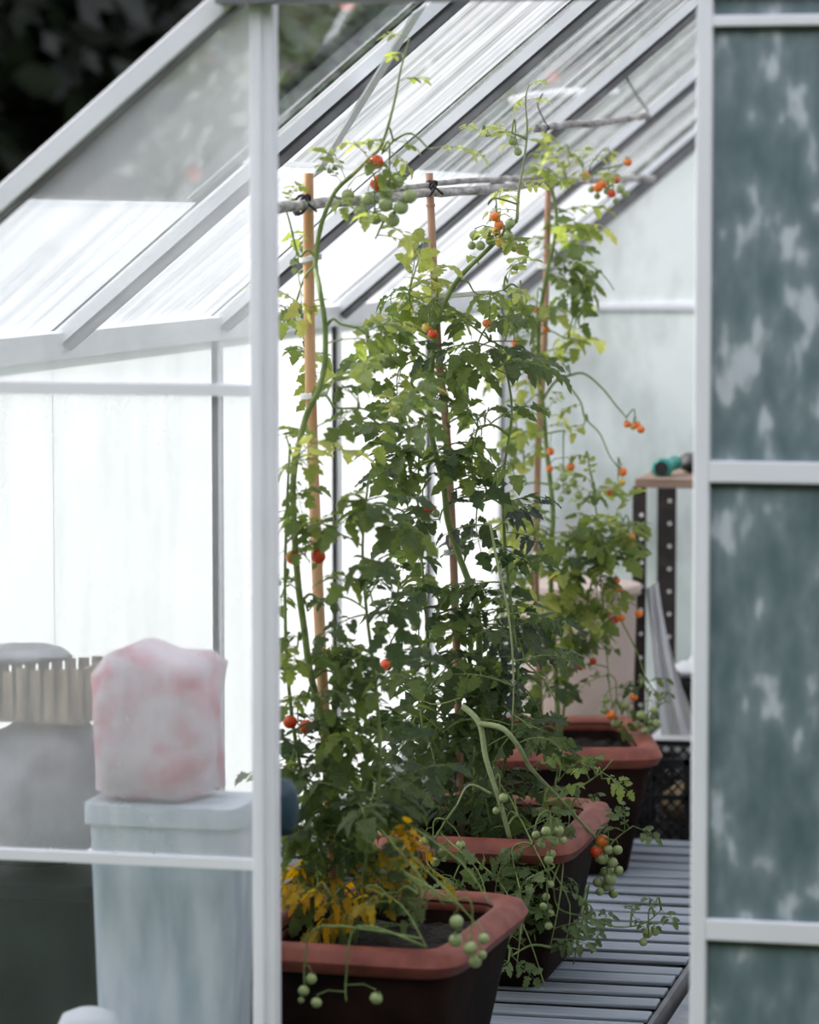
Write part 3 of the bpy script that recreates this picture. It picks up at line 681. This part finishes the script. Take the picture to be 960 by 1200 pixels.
B(480, 960, 40, 30, 7, 'leafdark', .1, (.08, .12), -.1); B(540, 870, 40, 40, 8, 'leafdark', .1, (.09, .13)); B(670, 1120, 24, 26, 5, 'leafdark', .06, (.05, .08), -.2)
for q in ([(560, 1010, -.36), (590, 1040, -.42), (620, 1100, -.45), (640, 1160, -.46)], [(520, 980, -.3), (560, 1020, -.4), (575, 1075, -.45)], [(600, 1000, -.3), (612, 1060, -.4), (606, 1130, -.44)],
          [(640, 1010, -.3), (668, 1060, -.3), (660, 1120, -.3)], [(545, 1000, -.34), (530, 1040, -.4), (545, 1090, -.42)]): p2.side(q, .0022)
p2.truss(fr('580,254,O,6 585,264,O,6 582,272,O,5 586,284,Y,6 611,292,Y,7 556,276,G,6 563,288,G,6 570,271,G,6 575,282,G,6 596,276,G,6 603,290,G,6 598,262,G,6 553,288,G,5'), -.03, [(580, 232), (572, 240)])
p2.truss(fr('601,165,G,6 607,178,G,5'), -.01)
p2.truss(fr('503,595,R,6.5 511,602,G,5 480,611,G,6 492,620,G,6 497,607,G,5 488,640,G,6 500,632,G,6'), -.05, [(505, 560)])
p2.truss(fr('453,779,R,7.5 440,790,G,7 470,787,G,6 462,792,G,6'), -.16, [(470, 740)])
p2.truss(fr('488,750,G,7 499,764,G,7 486,735,G,5'), -.06)
p2.truss(fr('507,391,R,6 500,384,Y,6'), -.06)
p2.truss(fr('570,379,O,5 578,380,R,5 574,386,G,4'), -.02)
p2.truss(fr('706,986,O,8.5 699,998,R,8 706,1006,G,7.5 713,996,G,6 724,996,G,6 718,1011,G,6.5 717,1022,G,6.5 709,1022,G,6 715,1030,G,8 701,1034,G,6.5 711,1038,G,7 725,1020,G,6 719,1047,G,6 703,1045,G,5'), -.08, [(699, 978)])
p2.truss(fr('640,974,G,6 650,986,G,6 655,973,G,6 646,1001,G,6 635,990,G,5 628,978,G,5 660,985,G,5 643,1008,G,6'), -.32, [(630, 960)])
p2.truss(fr('645,1036,G,5 640,1051,G,5 645,1070,G,5 637,1062,G,5 643,1085,G,5'), -.34, [(650, 1015)])
p2.truss(fr('590,935,G,6 582,950,G,5'), -.27)
p2.truss(fr('480,1000,G,6 497,985,G,6 516,996,G,6 510,1010,G,6 540,990,G,6'), -.34, [(520, 960)])
p2.truss(fr('759,1094,G,6 768,1092,G,5 754,1104,G,5'), -.2)
# ---------------------------------------------------------------- plant 3 (far)
p3 = Plant('airy tomato plant farthest back with many orange fruit and a long side arch', 7.88, at(656, 882, Y=7.84))
p3.stem([(656, 884), (652, 800), (647, 720), (645, 650), (648, 600), (640, 520), (637, 480), (632, 445), (632, 380), (640, 325), (650, 280), (652, 250), (647, 222)], .0068, .0040)
p3.stem([(647, 222), (632, 206), (610, 212), (590, 205)], .003, .0014, mat='palestem')
p3.stem([(637, 468), (650, 448), (668, 440), (685, 438), (706, 455), (722, 475), (735, 490)], .0036, .0016)
p3.stem([(662, 447), (680, 470), (686, 490), (703, 508), (715, 535), (727, 549)], .0026, .0012)
p3.stem([(645, 680), (662, 676), (682, 672), (698, 680), (712, 700), (722, 716)], .0036, .0016)
p3.stem([(706, 690), (710, 750), (714, 800), (718, 830)], .0022, .0012)
p3.stem([(655, 884, .03), (668, 780, .03), (690, 700, .03), (700, 620, .03), (690, 540, .03)], .0035, .0018)
p3.stem([(722, 716, 0), (745, 760, 0), (760, 800, 0), (785, 825, 0)], .0022, .0012)
for q in ([(655, 300), (680, 305), (705, 320), (720, 340)], [(665, 215), (690, 205), (715, 203), (733, 190)], [(620, 470), (605, 480)], [(600, 575), (590, 580)], [(620, 420), (605, 405)],
          [(660, 395), (685, 400)], [(610, 700), (600, 720)], [(612, 560), (600, 560)]): p3.side(q, .0026)
p3.thin = 1.45
B = p3.blob
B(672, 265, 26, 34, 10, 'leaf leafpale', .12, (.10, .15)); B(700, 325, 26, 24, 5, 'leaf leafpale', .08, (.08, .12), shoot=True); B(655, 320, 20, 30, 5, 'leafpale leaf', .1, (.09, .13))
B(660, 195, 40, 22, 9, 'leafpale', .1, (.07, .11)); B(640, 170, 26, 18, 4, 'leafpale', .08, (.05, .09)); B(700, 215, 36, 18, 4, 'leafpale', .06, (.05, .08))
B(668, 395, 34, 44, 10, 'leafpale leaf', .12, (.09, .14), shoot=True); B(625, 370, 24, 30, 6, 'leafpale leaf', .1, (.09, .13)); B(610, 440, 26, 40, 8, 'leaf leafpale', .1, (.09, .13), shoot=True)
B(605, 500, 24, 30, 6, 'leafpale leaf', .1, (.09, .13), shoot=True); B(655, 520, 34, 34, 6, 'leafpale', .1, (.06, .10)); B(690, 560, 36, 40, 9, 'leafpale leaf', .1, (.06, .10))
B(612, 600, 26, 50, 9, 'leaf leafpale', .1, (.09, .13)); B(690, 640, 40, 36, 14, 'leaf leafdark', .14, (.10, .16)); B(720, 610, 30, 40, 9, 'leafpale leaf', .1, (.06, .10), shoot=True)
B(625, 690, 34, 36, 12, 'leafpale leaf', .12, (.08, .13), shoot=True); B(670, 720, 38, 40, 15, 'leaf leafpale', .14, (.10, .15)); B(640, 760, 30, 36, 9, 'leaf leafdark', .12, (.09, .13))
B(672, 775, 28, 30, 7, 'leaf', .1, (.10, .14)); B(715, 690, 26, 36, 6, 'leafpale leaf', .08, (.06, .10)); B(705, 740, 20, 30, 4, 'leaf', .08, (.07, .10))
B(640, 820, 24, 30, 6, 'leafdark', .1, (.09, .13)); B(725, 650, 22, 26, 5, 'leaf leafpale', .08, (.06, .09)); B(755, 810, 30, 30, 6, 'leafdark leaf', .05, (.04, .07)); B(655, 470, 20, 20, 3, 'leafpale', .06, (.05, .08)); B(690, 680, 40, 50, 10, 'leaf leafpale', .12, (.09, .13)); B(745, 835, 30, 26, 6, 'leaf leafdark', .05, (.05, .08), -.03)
p3.truss(fr('686,206,O,5.5 701,220,O,6 706,216,O,5.5 722,211,R,5 736,190,O,5 717,227,R,5 693,222,G,4 712,224,G,5 727,222,G,5 733,228,G,5 700,230,G,4 722,236,G,4'), 0, [(690, 200)])
p3.truss(fr('735,497,O,4.5 746,498,O,4.5 751,503,O,5 742,500,Y,4'), 0, [(735, 488)])
p3.truss(fr('730,553,O,5.5 729,565,Y,4.5 715,577,R,4.5'), 0, [(727, 549)])
p3.truss(fr('604,402,O,5 611,404,O,5 606,396,G,4'), -.02)
p3.truss(fr('622,442,O,5 628,363,O,4.5 640,386,O,4'), -.02)
p3.truss(fr('645,529,O,5 644,549,O,4.5 669,547,O,5 660,560,G,5 652,570,G,5 665,575,G,5 672,565,G,5 678,580,G,5 657,585,G,4'), -.03, [(660, 505)])
p3.truss(fr('740,629,O,5 735,641,O,5 738,634,Y,4 728,632,G,4 745,645,G,4'), .0)
p3.truss(fr('722,680,O,5 724,690,O,5 712,688,O,4.5 690,713,O,5 651,677,O,4.5'), -.02)
p3.truss(fr('711,720,O,5 721,726,R,5 728,724,O,5 716,728,R,4.5 749,719,O,5'), -.02)
p3.truss(fr('695,775,R,4.5 680,781,O,5 700,790,G,3.5'), -.02)
p3.truss(fr('743,817,O,5 732,827,G,6 716,838,O,6 722,848,G,6 710,820,G,5 708,832,G,5'), -.02, [(712, 790)])
p3.truss(fr('752,838,G,6 760,846,G,6 748,850,G,5 767,832,G,5 756,856,G,5 770,848,G,5'), -.05, [(750, 790)])
def gather_small(pl, keep=296):
    """the largest leaves stay parts of their own; the smallest beyond the limit become one foliage part"""
    lv = sorted((o for o in pl.root.children if o.name.split('.')[0] == 'leaf'), key=lambda o: -o.scale[1])
    if len(lv) <= keep: return
    v, f, mi, mats = [], [], [], []
    for o in lv[keep:]:
        me = o.data; k = len(v); mt = o.matrix_basis.copy()
        v += [tuple(mt @ q.co) for q in me.vertices]
        for p in me.polygons:
            m = me.materials[p.material_index]
            if m not in mats: mats.append(m)
            f.append(tuple(k + i for i in p.vertices)); mi.append(mats.index(m))
        bpy.data.objects.remove(o)
    me = bpy.data.meshes.new('small_foliage'); me.from_pydata(v, [], f)
    for m in mats: me.materials.append(m)
    me.polygons.foreach_set('material_index', mi); me.polygons.foreach_set('use_smooth', [True] * len(f)); me.update()
    link('small_foliage', me, pl.root)['kind'] = 'stuff'
for pl in (p1, p2, p3): gather_small(pl)
# ================================================================== SHELF CORNER AT THE BACK
def slotted_post(parent, off, px, y, z0, z1, wd, th=.004):
    x = at(px, 700, Y=y).x
    po = MB().box((x - wd / 2, y - th / 2, z0), (x + wd / 2, y + th / 2, z1)).box((x - wd / 2, y + th / 2, z0), (x - wd / 2 + th, y + wd * .8, z1)).build('post', M['steel'], parent, off)
    z = z0 + .05; hole = None
    while z < z1 - .03:
        if hole is None:
            hole = MB().tube([(0, 0, 0), (0, .0012, 0)], .0052, 8); h = hole.build('hole', M['tie'], po); hole = h.data
            h.location = (x + wd * .16 - off[0], y - th / 2 - .0012 - off[1], z - off[2])
        else: link('hole', hole, po, (x + wd * .16 - off[0], y - th / 2 - .0012 - off[1], z - off[2]))
        z += .062
SY0, SY1 = 8.72, 9.18
pf, pb = at(749, 700, Y=SY0), at(781, 700, Y=SY1)
ztop = at(780, 566, Y=SY0).z
sh = thing('shelf_unit', 'black slotted steel shelf unit with brown board top at the back', 'shelf', (pf.x, SY0, -.05)); so = sh.location
slotted_post(sh, so, 749, SY0, -.05, ztop - .012, .036)
slotted_post(sh, so, 781, SY1, -.05, ztop - .012, .052)
slotted_post(sh, so, 949, SY0, -.05, ztop - .012, .036)
slotted_post(sh, so, 965, SY1, -.05, ztop - .012, .052)
MB().box((pf.x - .01, SY0 - .02, ztop - .012), (pf.x + .50, SY1 + .02, ztop + .012)).build('top_board', M['shelfwood'], sh, so, bevel=.003)
zm = at(790, 868, Y=SY0).z
MB().box((pf.x + .022, SY0 - .010, zm - .030), (pf.x + .48, SY1 - .004, zm)).build('lower_board', M['sheet'], sh, so, bevel=.003)
# spray nozzle and glove on the board
nz = at(784, 545, Y=SY0 + .10)
zt_ = ztop + .012
t = thing('hose_nozzle', 'teal plastic hose nozzle lying on the brown shelf board', 'nozzle', (nz.x, SY0 + .1, zt_))
b = MB(); pr_ = [(0, .021), (.03, .022), (.05, .017), (.075, .012), (.09, .013)]
b.tube([(-.012, -.05, .022), (-.010, -.035, .0225), (-.004, -.01, .025), (.004, .02, .028), (.010, .04, .031)], [.026, .026, .022, .016, .020], 14).build('barrel', M['teal'], t, smooth=True)
MB().tube([(-.0122, -.0525, .022), (-.012, -.0502, .022)], .019, 14).build('opening', M['black'], t)
MB().tube([(-.045, .02, .008), (-.03, .0, .03), (-.005, .01, .036)], [.006, .008, .010], 8).build('trigger', M['teal'], t, smooth=True)
def lump(name, c, rad, mat, label, cat, seed=1, amp=.25, fl=-1, n=18, m=10, freq=6):
    """crumpled soft heap with a flat underside"""
    random.seed(seed); ph = [(random.uniform(-1, 1), random.uniform(-1, 1), random.uniform(-1, 1), random.uniform(0, 6)) for _ in range(7)]
    b = MB(); prof = []
    b.lathe([(max(.02, math.sin(math.pi * i / m)), -math.cos(math.pi * i / m)) for i in range(m + 1)], n)
    vv = []
    for v in b.v:
        p = Vector(v); k = 1 + amp * sum(math.sin(freq * (a * p.x + bb * p.y + cc * p.z) + dd) for a, bb, cc, dd in ph) / 3.5
        p = p * k; p.z = max(p.z, fl * .85); vv.append((c[0] + p.x * rad[0], c[1] + p.y * rad[1], c[2] + p.z * rad[2]))
    b.v = vv; random.seed(seed + 50)
    lowz = min(v[2] for v in vv)
    return tag(b.build(name, mat, smooth=True), label, cat)
g = at(812, 548, Y=SY0 + .14)
lump('work_glove', (g.x + .012, SY0 + .21, zt_ + .0253), (.062, .05, .030), M['black'], 'black crumpled glove beside the teal nozzle', 'glove', 4, .2)
# black tub with a rumpled white sheet on the lower board
c0, c1 = at(786, 864, Y=SY0 + .05), at(787, 800, Y=SY0 + .05)
tx = c0.x; th_ = c1.z - zm
tub = thing('plastic_tub', 'black plastic tub on the white lower shelf board', 'tub', (tx + .13, SY0 + .22, zm + .001))
MB().lathe([(-.025, 0), (0, th_), (-.008, th_), (-.030, .01)], 32, sq=(.145, .15, 6)).build('body', M['black'], tub, smooth=False)
MB().lathe([(0, th_ - .012), (.010, th_ - .010), (.010, th_), (-.004, th_)], 32, sq=(.145, .15, 6)).build('rim', M['black'], tub)
lump('plastic_sheet', (tx + .12, SY0 + .2, zm + th_ + .024), (.13, .13, .026), M['sheet'], 'rumpled white plastic sheet on top of the black tub', 'sheet', 8, .18, freq=9)
sk = MB(); rows = 7; cols = 9                                            # white cloth hanging below the board edge
for r in range(rows):
    for c in range(cols):
        u, v = c / (cols - 1), r / (rows - 1)
        p = at(757 + 18 * v + u * (14 + 34 * v * v), 690 + 172 * v - 8 * u * (1 - v), Y=SY0 + .03 + .018 * math.sin(u * 13 + v * 5) - .03 * v)
        sk.v.append(tuple(p))
nv = len(sk.v); sk.v += [(x, y + .004, z) for x, y, z in sk.v]
for r in range(rows - 1):
    for c in range(cols - 1):
        q = r * cols + c; sk.add((q, q + 1, q + cols + 1, q + cols)); sk.add((nv + q + cols, nv + q + cols + 1, nv + q + 1, nv + q))
tag(sk.build('hanging_cloth', M['sheet'], smooth=True), 'white cloth hanging between shelf post and black tub', 'cloth')
# lattice crate
cy = 8.36
q0, q1 = at(742, 968, Y=cy), at(748, 888, Y=cy)
crx0, crw, crh, crd = q0.x, .42, q1.z - .004, .30
cr = thing('plastic_crate', 'black plastic lattice crate on the floor under the shelf', 'crate', (crx0 + crw / 2, cy + crd / 2, -.05)); co = cr.location
zb, zt2 = -.05, q1.z
MB().box((crx0, cy, zb), (crx0 + crw, cy + crd, zb + .010)).build('base', M['black'], cr, co)
def lattice(o, du, W, dep):
    du = Vector(du); up = Vector((0, 0, 1)); nrm = du.cross(up); o = Vector(o); b = MB(); Ht = zt2 - zb
    for (a, c) in ((0, .055), (.52, .58), (.93, 1.0)): b.beam(o + up * Ht * a + up * (c - a) * Ht / 2, o + du * W + up * Ht * a + up * (c - a) * Ht / 2, .006, (c - a) * Ht)
    for k in (0, .33, .66, 1): b.beam(o + du * (W * k), o + du * (W * k) + up * Ht, .022, .006, nrm)
    n = int(W / .03)
    for (z0, z1) in ((.055, .52), (.58, .93)):
        h = (z1 - z0) * Ht
        for i in range(-int(h / .03) - 1, n + 1):
            for sg in (1, -1):
                s0 = i * .03; a0, b0 = (0, h) if sg == 1 else (h, 0)
                u0, v0, u1, v1 = s0, a0, s0 + h, b0
                if u0 < 0: v0 += (v1 - v0) * (-u0) / (u1 - u0); u0 = 0
                if u1 > W:
                    if u0 >= W: continue
                    v1 = v0 + (v1 - v0) * (W - u0) / (u1 - u0); u1 = W
                if u1 - u0 < .004: continue
                b.beam(o + du * u0 + up * (z0 * Ht + v0), o + du * u1 + up * (z0 * Ht + v1), .004, .0055, nrm.cross(du * (u1 - u0) + up * (v1 - v0)))
    return b.build('side', M['black'], cr, co)
lattice((crx0, cy, zb), (1, 0, 0), crw, .004); lattice((crx0 + crw, cy + crd, zb), (-1, 0, 0), crw, .004)
lattice((crx0, cy + crd, zb), (0, -1, 0), crd, .004); lattice((crx0 + crw, cy, zb), (0, 1, 0), crd, .004)
lump('straw_heap', (crx0 + crw / 2, cy + crd / 2, zb + .013 + (zt2 - zb) * .30), (crw * .42, crd * .40, (zt2 - zb) * .34), M['straw'], 'pale brown straw heap inside the black lattice crate', 'straw', 23, .12, freq=9)
# pale clay tub behind the far planter
bc = at(688, 760, Y=8.62)
zc = at(688, 672, Y=8.5).z
t = thing('clay_tub', 'large pale pinkish clay tub behind the far planter', 'pot', (bc.x, 8.50, -.055))
MB().lathe([(.125, 0), (.135, .02), (.142, zc * .7), (.147, zc), (.150, zc + .03), (.132, zc + .03), (.128, zc - .05)], 36).build('body', M['beige'], t, smooth=True)
MB().lathe([(.147, zc), (.158, zc + .005), (.158, zc + .028), (.150, zc + .0305)], 36).build('rim', M['beige'], t, smooth=True)
# ================================================================== THINGS BEHIND THE DUSTY FRONT PANE
def gpt(px, py, y): return at(px, py, Y=y)
a, b_ = gpt(-90, 1035, 5.30), gpt(106, 1035, 5.30)
bx0, bx1, bz = a.x, b_.x, a.z
bn = thing('storage_bin', 'dark green plastic bin behind the front glass', 'bin', ((bx0 + bx1) / 2, 5.42, -.055)); hx, hy = (bx1 - bx0) / 2, .12
Hb = bz + .055
MB().lathe([(-.03, 0), (-.005, Hb - .02), (-.005, Hb), (-.015, Hb), (-.035, .02)], 32, sq=(hx, hy, 7)).build('body', M['darkgreen'], bn)
MB().lathe([(-.005, Hb - .022), (.006, Hb - .018), (.006, Hb + .006), (-.12, Hb + .008)], 32, sq=(hx, hy, 7)).build('lid', M['darkgreen'], bn)
zl = gpt(50, 858, 5.40).z
lump('fleece_bundle', ((bx0 + bx1) / 2 + .02, 5.42, (bz + .010 + zl) / 2 + .004), (hx * .95, .125, (zl - bz) / 2 + .012), M['fleece'], 'grey crumpled fleece bundle lying on the dark green bin', 'fleece', 12, .16, freq=5)
tz0, tz1 = zl + .026, gpt(50, 790, 5.40).z + .020
tr = thing('slatted_tray', 'old slatted wooden tray on top of the grey fleece bundle', 'tray', ((bx0 + bx1) / 2, 5.42, tz0)); to = tr.location
wx0, wx1 = bx0 + .01, gpt(101, 820, 5.34).x
MB().box((wx0, 5.33, tz0), (wx1, 5.51, tz0 + .008)).build('base', M['oldwood'], tr, to)
nsl = 11
for k in range(nsl):
    x = wx0 + (wx1 - wx0) * (k + .5) / nsl
    for yy in (5.326, 5.506): MB().box((x - .0085, yy, tz0 + .008), (x + .0085, yy + .008, tz1 - random.uniform(0, .008))).build('slat', M['oldwood'], tr, to)
MB().box((wx1 - .006, 5.34, tz0 + .008), (wx1, 5.50, tz1)).build('end_board', M['oldwood'], tr, to); MB().box((wx0, 5.34, tz0 + .008), (wx0 + .006, 5.50, tz1)).build('end_board', M['oldwood'], tr, to)
lump('fleece_scrap', ((wx0 + wx1) / 2 - .02, 5.42, tz1 + .012), (.10, .085, .016), M['fleece'], 'pale fleece scrap on the old wooden tray', 'fleece', 31, .2)
a, b_ = gpt(116, 935, 5.24), gpt(292, 935, 5.24)
bl = thing('storage_box', 'pale blue grey plastic box behind the lower front pane', 'box', ((a.x + b_.x) / 2, 5.24, -.055)); hx2 = (b_.x - a.x) / 2; Hq = a.z + .055
MB().lathe([(-.020, 0), (-.004, Hq - .03), (-.004, Hq), (-.016, Hq), (-.03, .02)], 32, sq=(hx2, .085, 8)).build('body', M['bluebox'], bl)
MB().lathe([(-.004, Hq - .032), (.004, Hq - .028), (.004, Hq + .004), (-.10, Hq + .006)], 32, sq=(hx2, .085, 8)).build('lid', M['bluebox'], bl)
pz = gpt(185, 756, 5.24).z; pc = gpt(186, 850, 5.24)
random.seed(17); cb = MB(); hb_ = pz - a.z - .008
cb.lathe([(-.03, 0), (-.004, .012), (.004, hb_ * .3), (-.002, hb_ * .6), (.002, hb_ * .85), (-.02, hb_ * .97), (-.07, hb_)], 36, (pc.x, 5.24, a.z + .0085), sq=(.098, .078, 4))
cb.v = [(x + .006 * math.sin(z * 60 + y * 40), y + .008 * math.sin(x * 70 + z * 25), z + .010 * math.sin(x * 45) * (z > a.z + .05)) for x, y, z in cb.v]
tag(cb.build('cloth_bundle', M['pink'], smooth=True), 'pale cloth bundle with pink blotches on the blue grey box', 'cloth')
wp = gpt(104, 1180, 5.075)
wb_ = thing('enamel_jar', 'white rounded jar low behind the front glass', 'jar', (wp.x, 5.075, -.055)); hj = wp.z + .055
MB().lathe([(.040, 0), (.050, .03), (.053, hj - .07), (.050, hj - .03), (.042, hj - .012), (.02, hj - .003), (.002, hj)], 24).build('body', M['sheet'], wb_, smooth=True)
MB().lathe([(.053, hj - .075), (.056, hj - .07), (.053, hj - .062)], 24).build('band', M['sheet'], wb_, smooth=True)
# ================================================================== OUTSIDE: TREES AND SHRUBS
def foliage(b, c, rad, n, size, hollow=.55):
    for _ in range(n):
        d = Vector((random.gauss(0, 1), random.gauss(0, 1), random.gauss(0, 1))).normalized()
        r = hollow + (1 - hollow) * random.random() ** .6
        p = Vector((c[0] + d.x * rad[0] * r, c[1] + d.y * rad[1] * r, c[2] + d.z * rad[2] * r))
        if p.z < 0: continue
        a = Vector((random.gauss(0, 1), random.gauss(0, 1), random.gauss(0, 1))).normalized(); e = a.cross(d if abs(a.dot(d)) < .95 else Vector((0, 0, 1))).normalized()
        s = size * random.uniform(.6, 1.3); k = len(b.v)
        b.v += [tuple(p - a * s), tuple(p + e * s * .45), tuple(p + a * s), tuple(p - e * s * .45)]; b.add((k, k + 1, k + 2, k + 3))
def tree(x, y, h, rad, label, seed, mat='treeleaf', n=5200, leaf=.16):
    random.seed(seed)
    t = thing('tree', label, 'tree', (x, y, -.125), 'trees beyond the greenhouse')
    MB().tube(smooth_path([(0, 0, 0), (.1, 0, h * .25), (-.05, .1, h * .55), (.05, 0, h * .85)], 3), [.22 - .018 * i for i in range(10)], 8).build('trunk', M['bark'], t, smooth=True)
    for i in range(5):
        a = i * 1.3; z = h * (.22 + .08 * i)
        MB().tube(smooth_path([(0, 0, z), (math.cos(a) * rad * .4, math.sin(a) * rad * .4, z + h * .10), (math.cos(a) * rad * .75, math.sin(a) * rad * .75, z + h * .2)], 3), [.09, .08, .07, .06, .05, .04, .03], 6).build('branch', M['bark'], t, smooth=True)
    b = MB()
    foliage(b, (0, 0, h * .52), (rad, rad, h * .50), n, leaf, .15)
    for i in range(9):
        a = random.uniform(0, 6.28); z = random.uniform(.12, .85) * h; rr = rad * (1.05 - .6 * abs(z / h - .45))
        foliage(b, (math.cos(a) * rr * .6, math.sin(a) * rr * .6, z), (rad * .5, rad * .5, h * .17), n // 9, leaf, .2)
    o = b.build('foliage', M[mat], t); o['kind'] = 'stuff'
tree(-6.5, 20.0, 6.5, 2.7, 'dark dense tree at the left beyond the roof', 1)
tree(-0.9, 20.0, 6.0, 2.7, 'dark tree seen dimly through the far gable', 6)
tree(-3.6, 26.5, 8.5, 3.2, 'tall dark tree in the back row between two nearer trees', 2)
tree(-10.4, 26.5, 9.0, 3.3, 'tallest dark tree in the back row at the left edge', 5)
def shrub(x, y, h, rad, label, seed, nfl):
    random.seed(seed)
    t = thing('flowering_shrub', label, 'shrub', (x, y, -.125), 'flowering shrubs beyond the roof')
    for i in range(5):
        a = i * 1.25; MB().tube([(0, 0, 0), (math.cos(a) * rad * .3, math.sin(a) * rad * .3, h * .4), (math.cos(a) * rad * .6, math.sin(a) * rad * .6, h * .8)], [.03, .02, .01], 6).build('stem', M['bark'], t, smooth=True)
    b = MB(); foliage(b, (0, 0, h * .55), (rad, rad, h * .45), 3800, .055, .25)
    o = b.build('foliage', M['shrubleaf'], t); o['kind'] = 'stuff'
    me = None
    for i in range(nfl):
        d = Vector((random.gauss(0, 1), -abs(random.gauss(0, 1)), random.gauss(0, .8))).normalized()
        p = Vector((d.x * rad, d.y * rad, h * .55 + d.z * h * .45))
        if me is None:
            bb = MB()
            for k in range(9):
                a = k * .7; e = Vector((math.cos(a), -.5, math.sin(a))).normalized(); u = Vector((0, -1, 0)).cross(e).normalized(); kk = len(bb.v)
                bb.v += [(0, 0, 0), tuple(e * .020 + u * .012), tuple(e * .034), tuple(e * .020 - u * .012)]; bb.add((kk, kk + 1, kk + 2, kk + 3))
            f_ = bb.build('flower', M['flower'], t); me = f_.data; f_.location = p
        else: link('flower', me, t, p)
q = at(385, 95, Y=11.3); shrub(q.x, 11.3, 2.55, .75, 'grey green shrub with coral flowers above the front roof bay', 11, 9)
q = at(590, 95, Y=12.8); shrub(q.x, 12.8, 2.4, .50, 'coral flowered shrub behind the middle roof bays', 12, 8)
q = at(790, 95, Y=14.6); shrub(q.x, 14.6, 2.6, .55, 'coral flowered shrub seen through the far roof bays', 13, 6)
def shade_hedge(x0, x1, y0, y1, h, label, seed):  # unseen foliage added behind the camera and at right to dim the interior
    random.seed(seed)
    t = thing('shade_hedge', label, 'shade_hedge', ((x0 + x1) / 2, (y0 + y1) / 2, -.125)); wx, wy = (x1 - x0) / 2, (y1 - y0) / 2
    MB().lathe([(-.25, 0), (-.12, .4), (-.1, h * .8), (-.3, h - .1), (-.6, h)], 40, sq=(wx, wy, 8)).build('inner_branches', M['bark'], t)
    b = MB()
    for _ in range(9000):
        u = random.random(); side = random.random()
        if side < .42: p = Vector((random.uniform(-wx, wx), random.choice((-1, 1)) * wy, u * h))
        elif side < .84: p = Vector((random.choice((-1, 1)) * wx, random.uniform(-wy, wy), u * h))
        else: p = Vector((random.uniform(-wx, wx), random.uniform(-wy, wy), h))
        p += Vector((random.uniform(-.15, .1), random.uniform(-.15, .1), random.uniform(-.1, .1)))
        a = Vector((random.gauss(0, 1), random.gauss(0, 1), random.gauss(0, 1))).normalized(); e = a.cross(Vector((.2, .3, .9))).normalized(); sz = random.uniform(.05, .11); k = len(b.v)
        b.v += [tuple(p - a * sz), tuple(p + e * sz * .5), tuple(p + a * sz), tuple(p - e * sz * .5)]; b.add((k, k + 1, k + 2, k + 3))
    o = b.build('foliage', M['treeleaf'], t); o['kind'] = 'stuff'
shade_hedge(-9, 3.2, -4.2, -2.8, 4.3, 'unseen tall foliage screen added facing the door to shade the interior', 61)
shade_hedge(2.0, 3.4, -2.2, 14, 3.0, 'unseen tall foliage screen added along the right side to dim the interior', 62)
